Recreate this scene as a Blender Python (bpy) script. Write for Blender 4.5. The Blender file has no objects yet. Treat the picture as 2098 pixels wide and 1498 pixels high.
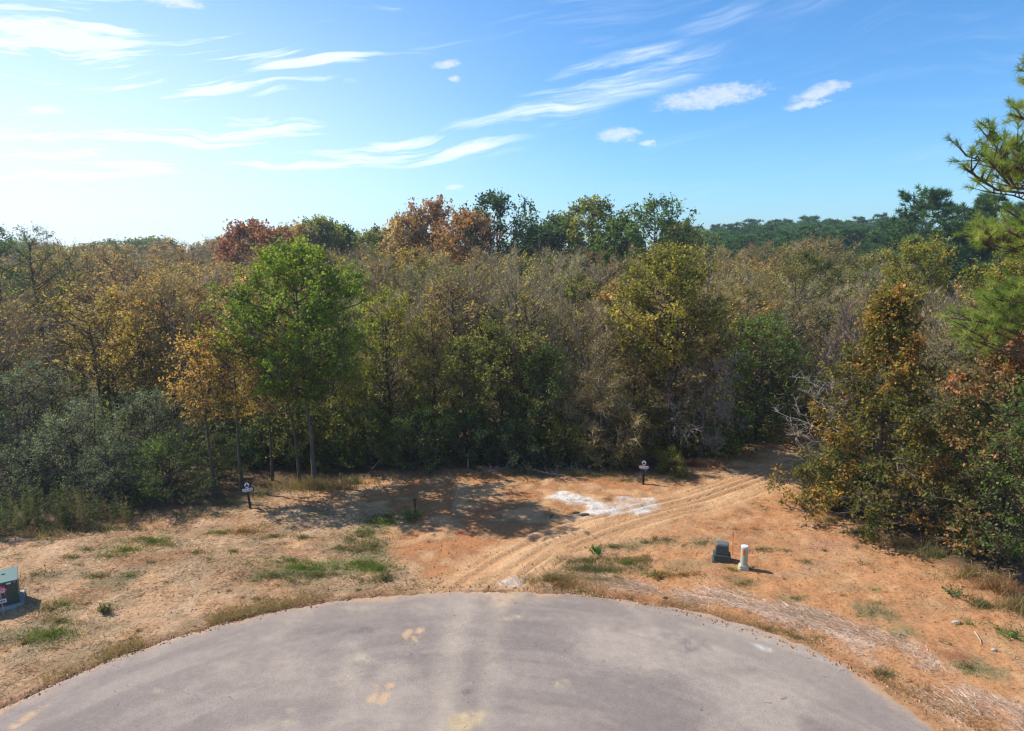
import bpy, math, random
import numpy as np
from mathutils import Vector, Matrix

# ------------------------------------------------------------------ camera, sky, sun, exposure
SC = bpy.context.scene
COL = SC.collection
R = math.radians
CAM_H = 11.0
PITCH = R(10.1)
FPX = 2098 * 24 / 36
cam_d = bpy.data.cameras.new('camera')
cam_d.lens = 24
cam_d.sensor_width = 36
cam_d.clip_end = 6000
cam = bpy.data.objects.new('camera', cam_d)
cam.location = (0, 0, CAM_H)
cam.rotation_euler = (R(90) - PITCH, 0, 0)
COL.objects.link(cam)
SC.camera = cam

SUN_EL = R(45)
SUN_AZ = R(-69)                       # measured from +Y (the view axis) towards +X
SUN_DIR = Vector((math.sin(SUN_AZ) * math.cos(SUN_EL), math.cos(SUN_AZ) * math.cos(SUN_EL), math.sin(SUN_EL)))
sun_d = bpy.data.lights.new('sun', 'SUN')
sun_d.energy = 5.0
sun_d.angle = R(0.55)
sun_d.color = (1.0, 0.93, 0.83)
sun = bpy.data.objects.new('sun', sun_d)
sun.rotation_euler = SUN_DIR.to_track_quat('Z', 'Y').to_euler()
sun.location = (-40, 20, 60)
COL.objects.link(sun)

SC.view_settings.view_transform = 'Standard'
SC.view_settings.look = 'None'
SC.view_settings.exposure = 0.50
SC.view_settings.gamma = 1
SC.view_settings.use_curve_mapping = False
try:
    SC.cycles.use_denoising = True
    SC.cycles.max_bounces = 6
    SC.cycles.diffuse_bounces = 3
    SC.cycles.transmission_bounces = 4
    SC.cycles.volume_bounces = 0
    SC.cycles.caustics_reflective = False
    SC.cycles.caustics_refractive = False
    SC.cycles.pixel_filter_type = 'BLACKMAN_HARRIS'
    SC.cycles.filter_width = 1.3
except Exception:
    pass

HAZE = .0005
world = bpy.data.worlds.new('World')
SC.world = world
world.use_nodes = True
WT = world.node_tree


class NB:
    """small node-building helper"""
    def __init__(s, tree):
        s.t = tree

    def n(s, kind, **kw):
        x = s.t.nodes.new(kind)
        for k, v in kw.items():
            if hasattr(x, k):
                setattr(x, k, v)
            else:
                x.inputs[k].default_value = v
        return x

    def put(s, sock, v):
        if v is None:
            return
        if hasattr(v, 'is_output') or hasattr(v, 'links'):
            s.t.links.new(v, sock)
        else:
            sock.default_value = v

    def m(s, op, a, b=None, c=None, clamp=False):
        x = s.t.nodes.new('ShaderNodeMath')
        x.operation = op
        x.use_clamp = clamp
        s.put(x.inputs[0], a)
        s.put(x.inputs[1], b)
        s.put(x.inputs[2], c)
        return x.outputs[0]

    def mix(s, f, a, b, mode='MIX'):
        x = s.t.nodes.new('ShaderNodeMix')
        x.data_type = 'RGBA'
        x.blend_type = mode
        s.put(x.inputs[0], f)
        s.put(x.inputs[6], a)
        s.put(x.inputs[7], b)
        return x.outputs[2]

    def ss(s, v, lo, hi, to0=0.0, to1=1.0):
        x = s.t.nodes.new('ShaderNodeMapRange')
        x.interpolation_type = 'SMOOTHSTEP'
        s.put(x.inputs[0], v)
        x.inputs[1].default_value = lo
        x.inputs[2].default_value = hi
        x.inputs[3].default_value = to0
        x.inputs[4].default_value = to1
        return x.outputs[0]

    def noise(s, vec, scale, detail=4, rough=.5, dist=0.0):
        x = s.t.nodes.new('ShaderNodeTexNoise')
        if vec is not None:
            s.t.links.new(vec, x.inputs['Vector'])
        x.inputs['Scale'].default_value = scale
        x.inputs['Detail'].default_value = detail
        x.inputs['Roughness'].default_value = rough
        x.inputs['Distortion'].default_value = dist
        return x.outputs[0]

    def xyz(s, a, b, c):
        x = s.t.nodes.new('ShaderNodeCombineXYZ')
        for i, v in enumerate((a, b, c)):
            s.put(x.inputs[i], v)
        return x.outputs[0]

    def sep(s, v):
        x = s.t.nodes.new('ShaderNodeSeparateXYZ')
        s.t.links.new(v, x.inputs[0])
        return x.outputs


def azel(px, py):
    """direction of a picture point as azimuth, elevation in degrees"""
    x = (px - 1049) / FPX
    y = (749 - py) / FPX
    d = Vector((x, math.cos(PITCH) + y * math.sin(PITCH), -math.sin(PITCH) + y * math.cos(PITCH))).normalized()
    return math.degrees(math.atan2(d.x, d.y)), math.degrees(math.asin(d.z))


def build_world():
    WT.nodes.clear()
    b = NB(WT)
    out = b.n('ShaderNodeOutputWorld')
    bg = b.n('ShaderNodeBackground')
    bg.inputs['Strength'].default_value = 0.112
    sky = b.n('ShaderNodeTexSky')
    sky.sky_type = 'NISHITA'
    sky.sun_disc = False
    sky.sun_elevation = SUN_EL
    sky.sun_rotation = SUN_AZ
    sky.altitude = 0
    sky.air_density = 1.0
    sky.dust_density = .25
    sky.ozone_density = 3.0
    tc = b.n('ShaderNodeTexCoord')
    x, y, z = b.sep(tc.outputs['Generated'])
    az = b.m('MULTIPLY', b.m('ARCTAN2', x, y), 180 / math.pi)
    el = b.m('MULTIPLY', b.m('ARCSINE', z), 180 / math.pi)
    # cirrus: long streaks that climb gently towards the north-east
    t = b.m('SUBTRACT', el, b.m('MULTIPLY', az, 0.14))
    n0 = b.noise(b.xyz(b.m('MULTIPLY', az, .05), b.m('MULTIPLY', t, .12), 2.0), 1.0, 3, .5)
    tw = b.m('ADD', t, b.m('MULTIPLY', b.m('SUBTRACT', n0, .5), 7.0))
    n1 = b.noise(b.xyz(b.m('MULTIPLY', az, .032), b.m('MULTIPLY', tw, .46), 0.0), 1.0, 7, .62, .5)
    n2 = b.noise(b.xyz(b.m('MULTIPLY', az, .10), b.m('MULTIPLY', tw, 1.25), 5.0), 1.0, 6, .66, .3)
    cir = b.m('ADD', b.m('MULTIPLY', n1, .52), b.m('MULTIPLY', n2, .48))
    base = b.ss(cir, .47, .70)
    # the veil thickens towards the sun and the horizon below it
    west = b.ss(az, 14, -40)
    low = b.ss(el, 27, 1)
    cover = b.m('MULTIPLY', base, b.m('ADD', .14, b.m('MULTIPLY', west, 1.0)))

    def patch(px, py, ra, re, tilt=0.14, amt=1.0, lo=.40, hi=.62):
        a0, e0 = azel(px, py)
        da = b.m('SUBTRACT', az, a0)
        de = b.m('SUBTRACT', b.m('SUBTRACT', el, e0), b.m('MULTIPLY', da, tilt))
        r2 = b.m('ADD', b.m('POWER', b.m('ABSOLUTE', b.m('DIVIDE', da, ra)), 2.0), b.m('POWER', b.m('ABSOLUTE', b.m('DIVIDE', de, re)), 2.0))
        f = b.ss(r2, 1.0, 0.0)
        return b.m('MULTIPLY', b.m('MULTIPLY', f, b.ss(cir, lo, hi)), amt)
    for p in ((1250, 168, 10.5, 2.0, .19, .95), (250, 180, 9, 1.3, .10, 1.3), (400, 285, 13, 1.7, .13, 1.5),
              (90, 330, 10, 2.6, .05, 1.6), (760, 325, 14, 1.1, .06, .9), (640, 120, 6, .8, .12, .8),
              (1470, 40, 4, .8, .2, .3), (720, 30, 6, 1.0, .08, .6), (480, 95, 5, 1.2, .1, .7), (60, 90, 8, 2.5, .05, 1.0),
              (1080, 245, 8, 1.0, .1, .7), (140, 110, 10, 3.0, .08, .9), (560, 175, 8, .8, .12, .8), (330, 425, 14, 1.2, .03, .6), (880, 300, 10, 1.0, .08, .8), (1240, 130, 7, .8, .2, .6)):
        cover = b.m('ADD', cover, patch(*p))
    cover = b.m('MULTIPLY', b.m('MINIMUM', cover, 1.0), .78)
    veil = b.m('MULTIPLY', b.m("MULTIPLY", west, low), .74)
    cover = b.m('MAXIMUM', cover, veil)
    hz = b.m('MULTIPLY', b.ss(el, 12, -1), .28)
    # small fair-weather clouds
    nv = b.noise(b.xyz(b.m('MULTIPLY', az, .55), b.m('MULTIPLY', el, .9), 9.0), 1.0, 5, .6)
    nw = b.noise(b.xyz(b.m('MULTIPLY', az, 1.3), b.m('MULTIPLY', el, 2.6), 3.0), 1.0, 7, .68)
    cum = None
    for (px, py, ra, re, tilt) in ((1455, 200, 4.1, .75, .08), (1410, 205, 2.2, .55, 0), (1490, 190, 2.0, .7, 0), (1680, 187, 1.9, .50, .2), (1650, 214, 1.5, .32, .1),
                                   (1268, 275, 1.7, .52, .03), (1327, 294, .7, .22, 0), (915, 132, 1.1, .30, .1), (930, 162, .5, .18, 0),
                                   (930, 383, .8, .22, .1), (360, 4, 1.9, .45, 0), (96, 224, 1.3, .25, 0)):
        a0, e0 = azel(px, py)
        da = b.m('ADD', b.m('SUBTRACT', az, a0), b.m('MULTIPLY', b.m('SUBTRACT', nw, .5), .8))
        de = b.m('SUBTRACT', b.m('SUBTRACT', el, e0), b.m('MULTIPLY', da, tilt))
        de = b.m('ADD', de, b.m('MULTIPLY', b.m('SUBTRACT', nv, .5), 1.1 * min(1, re * 1.6)))
        r2 = b.m('ADD', b.m('POWER', b.m('ABSOLUTE', b.m('DIVIDE', da, ra)), 2.0), b.m('POWER', b.m('ABSOLUTE', b.m('DIVIDE', de, re)), 2.0))
        r2 = b.m('ADD', r2, b.m('MULTIPLY', b.m('SUBTRACT', nw, .5), 3.2))
        f = b.ss(r2, 1.5, -0.3)
        cum = f if cum is None else b.m('MAXIMUM', cum, f)
    c = b.mix(1.0, sky.outputs[0], (.52, .89, 1.18, 1), 'MULTIPLY')
    c = b.mix(hz, c, (3.9, 5.6, 7.1, 1))
    c = b.mix(cover, c, (7.3, 7.9, 8.4, 1))
    c = b.mix(b.m('MULTIPLY', cum, .58), c, (7.0, 6.9, 7.3, 1))
    WT.links.new(c, bg.inputs['Color'])
    WT.links.new(bg.outputs[0], out.inputs[0])


build_world()

# ------------------------------------------------------------------ measuring helpers
CP, SP = math.cos(PITCH), math.sin(PITCH)


def ground_at(px, py, z=0.0):
    """the world point at height z seen at a point of the survey picture"""
    x = (px - 1049) / FPX
    y = (749 - py) / FPX
    d = (x, CP + y * SP, -SP + y * CP)
    t = (z - CAM_H) / d[2]
    return np.array((d[0] * t, d[1] * t, z))


def at_depth(px, py, y):
    v = (749 - py) / FPX
    q = y * (v * CP - SP) / (CP + v * SP)
    dep = y * CP - q * SP
    return np.array(((px - 1049) / FPX * dep, y, q + CAM_H)), dep


def _hash(ix, iy, seed):
    h = (ix * 374761393 + iy * 668265263 + seed * 974711) & 0xFFFFFFFF
    h = ((h ^ (h >> 13)) * 1274126177) & 0xFFFFFFFF
    return ((h ^ (h >> 16)) & 0xFFFF) / 65535.0


def vnoise(x, y, scale, seed=0):
    x = np.asarray(x, float) * scale
    y = np.asarray(y, float) * scale
    ix = np.floor(x).astype(np.int64)
    iy = np.floor(y).astype(np.int64)
    fx = x - ix
    fy = y - iy
    fx = fx * fx * (3 - 2 * fx)
    fy = fy * fy * (3 - 2 * fy)
    a = _hash(ix, iy, seed)
    b = _hash(ix + 1, iy, seed)
    c = _hash(ix, iy + 1, seed)
    d = _hash(ix + 1, iy + 1, seed)
    return (a * (1 - fx) + b * fx) * (1 - fy) + (c * (1 - fx) + d * fx) * fy


def fbm(x, y, scale, seed=0, octs=4, gain=.5):
    s = 0
    w = 1
    tot = 0
    for k in range(octs):
        s = s + w * vnoise(x + k * 17.3, y - k * 9.1, scale * 2 ** k, seed + k * 7)
        tot += w
        w *= gain
    return s / tot


def sstep(v, lo, hi):
    t = np.clip((v - lo) / (hi - lo), 0, 1)
    return t * t * (3 - 2 * t)


def poly_dist(X, Y, P):
    """distance to a polyline, and arclength of the nearest point"""
    best = np.full(X.shape, 1e9)
    arc = np.zeros(X.shape)
    acc = 0.0
    for a, b in zip(P[:-1], P[1:]):
        d = b - a
        L = math.hypot(d[0], d[1])
        t = np.clip(((X - a[0]) * d[0] + (Y - a[1]) * d[1]) / (L * L), 0, 1)
        dist = np.hypot(X - a[0] - t * d[0], Y - a[1] - t * d[1])
        m = dist < best
        best = np.where(m, dist, best)
        arc = np.where(m, acc + t * L, arc)
        acc += L
    return best, arc


def in_poly(X, Y, P):
    inside = np.zeros(X.shape, bool)
    n = len(P)
    for i in range(n):
        x1, y1 = P[i]
        x2, y2 = P[(i + 1) % n]
        c = ((y1 > Y) != (y2 > Y)) & (X < (x2 - x1) * (Y - y1) / (y2 - y1 + 1e-12) + x1)
        inside ^= c
    return inside


def gp(*pts):
    return np.array([ground_at(*p)[:2] for p in pts])


# ------------------------------------------------------------------ mesh collecting
class Geo:
    def __init__(s):
        s.v, s.f3, s.f4, s.c, s.m3, s.m4 = [], [], [], [], [], []
        s.n = 0

    def add(s, V, F, C, mat=0):
        V = np.asarray(V, np.float32).reshape(-1, 3)
        F = np.asarray(F, np.int64)
        C = np.asarray(C, np.float32)
        if C.ndim == 1:
            C = np.repeat(C[None, :], len(V), 0)
        s.v.append(V)
        s.c.append(C)
        if F.shape[1] == 3:
            s.f3.append(F + s.n)
            s.m3.append(np.full(len(F), mat))
        else:
            s.f4.append(F + s.n)
            s.m4.append(np.full(len(F), mat))
        s.n += len(V)

    def tubes(s, P, rad, sides, C, mat=0):
        """P (m,k,3) polylines, rad (m,k)"""
        P = np.asarray(P, float)
        m, k, _ = P.shape
        T = np.gradient(P, axis=1)
        T /= np.linalg.norm(T, axis=2, keepdims=True) + 1e-9
        ref = np.where(np.abs(T[:, :, 2:3]) > .9, np.array([1., 0, 0]), np.array([0, 0, 1.]))
        U = np.cross(T, ref)
        U /= np.linalg.norm(U, axis=2, keepdims=True) + 1e-9
        W = np.cross(T, U)
        a = np.arange(sides) * 2 * np.pi / sides
        V = P[:, :, None, :] + rad[:, :, None, None] * (np.cos(a)[None, None, :, None] * U[:, :, None, :] + np.sin(a)[None, None, :, None] * W[:, :, None, :])
        idx = np.arange(m * k * sides).reshape(m, k, sides)
        A = idx[:, :-1, :]
        B = np.roll(idx, -1, 2)[:, :-1, :]
        Cc = np.roll(idx, -1, 2)[:, 1:, :]
        D = idx[:, 1:, :]
        F = np.stack([A, B, Cc, D], -1).reshape(-1, 4)
        C = np.asarray(C, np.float32)
        if C.ndim == 2:
            C = np.repeat(C, k * sides, 0)
        s.add(V.reshape(-1, 3), F, C, mat)

    def spikes(s, P0, P1, r, C, mat=0):
        """three-sided twigs that taper to a point"""
        m = len(P0)
        T = P1 - P0
        T = T / (np.linalg.norm(T, axis=1, keepdims=True) + 1e-9)
        ref = np.where(np.abs(T[:, 2:3]) > .9, np.array([1., 0, 0]), np.array([0, 0, 1.]))
        U = np.cross(T, ref)
        U /= np.linalg.norm(U, axis=1, keepdims=True) + 1e-9
        W = np.cross(T, U)
        r = np.asarray(r).reshape(-1, 1)
        V = np.stack([P0 + U * r, P0 - .5 * U * r + .87 * W * r, P0 - .5 * U * r - .87 * W * r, P1], 1)
        i = np.arange(m)[:, None] * 4
        F = np.concatenate([i + [[0, 1, 3]], i + [[1, 2, 3]], i + [[2, 0, 3]]], 0)
        C = np.asarray(C, np.float32)
        if C.ndim == 2:
            C = np.repeat(C, 4, 0)
        s.add(V.reshape(-1, 3), F, C, mat)

    def leaves(s, P, D, N, L, W, C, mat=0):
        """pointed leaf blades: P base, D long axis, N normal"""
        S = np.cross(D, N)
        S /= np.linalg.norm(S, axis=1, keepdims=True) + 1e-9
        L = np.asarray(L).reshape(-1, 1)
        W = np.asarray(W).reshape(-1, 1)
        mid = P + D * L * .45
        V = np.stack([P, mid + S * W * .5, P + D * L, mid - S * W * .5], 1)
        F = np.arange(len(P) * 4).reshape(-1, 4)
        s.add(V.reshape(-1, 3), F, np.repeat(np.asarray(C, np.float32), 4, 0), mat)

    def blades(s, P, tip, w, C, mat=0):
        """grass blades or needles: one thin triangle each"""
        T = tip - P
        rr = np.random.RandomState(len(P) % 9973)
        ref = rr.normal(size=P.shape)
        ref[:, 2] *= .3
        S = np.cross(T, ref)
        S /= np.linalg.norm(S, axis=1, keepdims=True) + 1e-9
        w = np.asarray(w).reshape(-1, 1)
        V = np.stack([P - S * w * .5, P + S * w * .5, tip], 1)
        F = np.arange(len(P) * 3).reshape(-1, 3)
        s.add(V.reshape(-1, 3), F, np.repeat(np.asarray(C, np.float32), 3, 0), mat)

    def box(s, c, d, C, mat=0, taper=1.0, M=None):
        x, y, z = np.asarray(d) / 2
        V = np.array([[-x, -y, -z], [x, -y, -z], [x, y, -z], [-x, y, -z],
                      [-x * taper, -y * taper, z], [x * taper, -y * taper, z], [x * taper, y * taper, z], [-x * taper, y * taper, z]])
        if M is not None:
            V = V @ np.asarray(M).T
        F = np.array([[0, 3, 2, 1], [4, 5, 6, 7], [0, 1, 5, 4], [1, 2, 6, 5], [2, 3, 7, 6], [3, 0, 4, 7]])
        s.add(V + np.asarray(c), F, C, mat)

    def mesh(s, name, mats, smooth=False):
        me = bpy.data.meshes.new(name)
        V = np.concatenate(s.v).astype(np.float32)
        C = np.concatenate(s.c).astype(np.float32)
        if C.shape[1] == 3:
            C = np.c_[C, np.ones(len(C), np.float32)]
        f3 = np.concatenate(s.f3) if s.f3 else np.zeros((0, 3), np.int64)
        f4 = np.concatenate(s.f4) if s.f4 else np.zeros((0, 4), np.int64)
        me.vertices.add(len(V))
        me.vertices.foreach_set('co', V.ravel())
        loops = np.concatenate([f3.ravel(), f4.ravel()]).astype(np.int32)
        me.loops.add(len(loops))
        me.loops.foreach_set('vertex_index', loops)
        tot = np.concatenate([np.full(len(f3), 3), np.full(len(f4), 4)]).astype(np.int32)
        st = np.concatenate([[0], np.cumsum(tot)[:-1]]).astype(np.int32)
        me.polygons.add(len(tot))
        me.polygons.foreach_set('loop_start', st)
        me.polygons.foreach_set('loop_total', tot)
        mi = np.concatenate((s.m3 + s.m4) or [np.zeros(0)]).astype(np.int32)
        me.polygons.foreach_set('material_index', mi)
        me.polygons.foreach_set('use_smooth', np.full(len(tot), bool(smooth)))
        me.update(calc_edges=True)
        at = me.attributes.new('Col', 'FLOAT_COLOR', 'POINT')
        at.data.foreach_set('color', C.ravel())
        for m in (mats if isinstance(mats, (list, tuple)) else [mats]):
            me.materials.append(m)
        return me

    def obj(s, name, mats, parent=None, smooth=False, **props):
        o = bpy.data.objects.new(name, s.mesh(name, mats, smooth))
        COL.objects.link(o)
        if parent:
            o.parent = parent
        for k, v in props.items():
            o[k] = v
        return o


def thing(name, label, cat, loc=(0, 0, 0), rz=0.0, group=None):
    o = bpy.data.objects.new(name, None)
    o.empty_display_size = .2
    COL.objects.link(o)
    o.location = loc
    o.rotation_euler = (0, 0, rz)
    o['label'] = label
    o['category'] = cat
    if group:
        o['group'] = group
    return o


# ------------------------------------------------------------------ materials
def mat_new(name):
    m = bpy.data.materials.new(name)
    m.use_nodes = True
    m.node_tree.nodes.clear()
    b = NB(m.node_tree)
    out = b.n('ShaderNodeOutputMaterial')
    return m, b, out


def attr_col(b):
    a = b.n('ShaderNodeAttribute')
    a.attribute_name = 'Col'
    oi = b.n('ShaderNodeObjectInfo')
    return b.mix(1.0, a.outputs['Color'], oi.outputs['Color'], 'MULTIPLY')


def mat_leaf(name, trans=.38, gloss=.35, rough=.45, bright=1.0):
    m, b, out = mat_new(name)
    c = attr_col(b)
    if bright != 1.0:
        c = b.mix(1.0, c, (bright, bright, bright, 1), 'MULTIPLY')
    p = b.n('ShaderNodeBsdfPrincipled')
    p.inputs['Roughness'].default_value = rough
    p.inputs['Specular IOR Level'].default_value = gloss
    b.put(p.inputs['Base Color'], c)
    t = b.n('ShaderNodeBsdfTranslucent')
    b.put(t.inputs['Color'], b.mix(1.0, c, (1.15, 1.12, .62, 1), 'MULTIPLY'))
    mx = b.n('ShaderNodeMixShader')
    mx.inputs[0].default_value = trans
    b.put(mx.inputs[1], p.outputs[0])
    b.put(mx.inputs[2], t.outputs[0])
    b.put(out.inputs[0], mx.outputs[0])
    return m


def mat_bark(name='bark'):
    m, b, out = mat_new(name)
    c = attr_col(b)
    tc = b.n('ShaderNodeTexCoord')
    mp = b.n('ShaderNodeMapping')
    mp.inputs['Scale'].default_value = (9, 9, 2.2)
    m.node_tree.links.new(tc.outputs['Object'], mp.inputs[0])
    n = b.noise(mp.outputs[0], 1.6, 5, .65)
    n2 = b.noise(tc.outputs['Object'], .9, 3, .5)
    k = b.m('ADD', b.ss(n, .3, .72, .55, 1.3), b.m('MULTIPLY', b.m('SUBTRACT', n2, .5), .7))
    kk = b.xyz(k, k, k)
    p = b.n('ShaderNodeBsdfPrincipled')
    p.inputs['Roughness'].default_value = .9
    p.inputs['Specular IOR Level'].default_value = .15
    b.put(p.inputs['Base Color'], b.mix(1.0, c, kk, 'MULTIPLY'))
    bp = b.n('ShaderNodeBump')
    bp.inputs['Strength'].default_value = .6
    bp.inputs['Distance'].default_value = .02
    b.put(bp.inputs['Height'], n)
    b.put(p.inputs['Normal'], bp.outputs[0])
    b.put(out.inputs[0], p.outputs[0])
    return m


def mat_paint(name, col, rough=.5, spec=.4, wear=.12, dirt=(.25, .16, .09), dirt_amt=.25, metal=0.0):
    """painted or plastic surface with fading, scuffs and splashed soil"""
    m, b, out = mat_new(name)
    tc = b.n('ShaderNodeTexCoord')
    n = b.noise(tc.outputs['Object'], 5, 5, .6)
    n2 = b.noise(tc.outputs['Object'], 38, 4, .6)
    k = b.m('ADD', 1 - wear, b.m('MULTIPLY', b.m('ADD', n, b.m('MULTIPLY', n2, .5)), wear * 1.4))
    c = b.mix(1.0, (*col, 1), b.xyz(k, k, k), 'MULTIPLY')
    f = b.m('MULTIPLY', b.ss(b.m('ADD', b.m('MULTIPLY', n, .6), b.m('MULTIPLY', n2, .4)), .52, .72), dirt_amt)
    c = b.mix(f, c, (*dirt, 1))
    p = b.n('ShaderNodeBsdfPrincipled')
    p.inputs['Specular IOR Level'].default_value = spec
    p.inputs['Metallic'].default_value = metal
    b.put(p.inputs['Roughness'], b.m('ADD', rough, b.m('MULTIPLY', b.m('SUBTRACT', n2, .5), .25)))
    b.put(p.inputs['Base Color'], c)
    b.put(out.inputs[0], p.outputs[0])
    return m


LEAF = mat_leaf('leaf', .45, .18, .6, 1.4)
LEAF_WAXY = mat_leaf('waxy_leaf', .35, .35, .45)
NEEDLE = mat_leaf('pine_needle', .3, .25, .5, 1.15)
NEEDLE_LONG = mat_leaf('long_pine_needle', .48, .2, .5, 1.45)
GRASS = mat_leaf('grass_blade', .35, .25, .55)
BARK = mat_bark()


# ------------------------------------------------------------------ ground colours and relief
RC = np.array((-1.131, 6.759))
RR = 13.76
EDGE_LEFT = [(-500, 1150), (0, 1108), (200, 1090), (400, 1046), (560, 1020), (700, 988), (800, 976), (1000, 966), (1150, 976), (1300, 980), (1400, 962),
             (1500, 930), (1600, 905), (1660, 880)]
EDGE_RIGHT = [(1690, 905), (1650, 980), (1640, 1030), (1750, 1090), (1900, 1150), (2000, 1215), (2098, 1285), (2400, 1480)]
DRIVE_L = gp((900, 1212), (985, 1152), (1090, 1098), (1220, 1056), (1380, 1018), (1520, 972), (1640, 928))
DRIVE_R = gp((1072, 1212), (1160, 1142), (1270, 1098), (1390, 1062), (1500, 1032), (1590, 998), (1690, 945))


_rim = np.array([ground_at(*p)[:2] for p in ((1915, 1498), (1900, 1488), (1830, 1432), (1750, 1374), (1680, 1335), (1600, 1303), (1500, 1271), (1400, 1249), (1300, 1233), (1200, 1222), (1100, 1215),
                                                     (1000, 1212), (900, 1215), (800, 1222), (700, 1232), (600, 1246), (520, 1262), (450, 1281), (380, 1300), (300, 1324), (240, 1346), (180, 1370), (100, 1408), (0, 1456))]) - RC
_rim_t = np.arctan2(_rim[:, 1], _rim[:, 0])
_rim_r = np.convolve(np.pad(np.hypot(_rim[:, 0], _rim[:, 1]), 1, mode='edge'), (.25, .5, .25), 'valid')


def road_radius(th):
    return np.interp(th, _rim_t, _rim_r) + .05 * (vnoise(th * 330, th * 0 + 7.7, 1, 14) - .5) + .10 * (vnoise(th * 11, th * 0 + 3.3, 1, 4) - .5) + .16 * (vnoise(th * 40, th * 0 + 1.3, 1, 9) - .5) + .07 * (vnoise(th * 140, th * 0, 1, 11) - .5)


CLAY = np.array((.455, .215, .092))
CLAY_RED = np.array((.33, .135, .062))
SAND = np.array((.56, .35, .185))
STRAW = np.array((.47, .315, .195))
PALE = np.array((.58, .45, .37))
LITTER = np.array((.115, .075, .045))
WHITE = np.array((.62, .59, .545))


def ellipse(X, Y, px, py, rx, ry, ang=0, seed=0, rough=.6, sharp=.35):
    p = ground_at(px, py)
    dx, dy = X - p[0], Y - p[1]
    c, s_ = math.cos(ang), math.sin(ang)
    u = (dx * c + dy * s_) / rx
    v = (-dx * s_ + dy * c) / ry
    near = (np.abs(u) < 2.2) & (np.abs(v) < 2.2)
    r = np.where(near, np.hypot(u, v), 9.0)
    r = r + rough * (fbm(X, Y, 1.1 / max(.25, min(rx, ry)), seed, 3) - .5) * 2
    return sstep(r, 1 + sharp, 1 - sharp)


GRID = {}


def sample(key, x, y):
    xs, ys = GRID['xs'], GRID['ys']
    i = np.clip(np.searchsorted(xs, x) - 1, 0, len(xs) - 2)
    j = np.clip(np.searchsorted(ys, y) - 1, 0, len(ys) - 2)
    fx = np.clip((x - xs[i]) / (xs[i + 1] - xs[i]), 0, 1)
    fy = np.clip((y - ys[j]) / (ys[j + 1] - ys[j]), 0, 1)
    A = GRID[key]
    return (A[j, i] * (1 - fx) + A[j, i + 1] * fx) * (1 - fy) + (A[j + 1, i] * (1 - fx) + A[j + 1, i + 1] * fx) * fy


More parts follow.
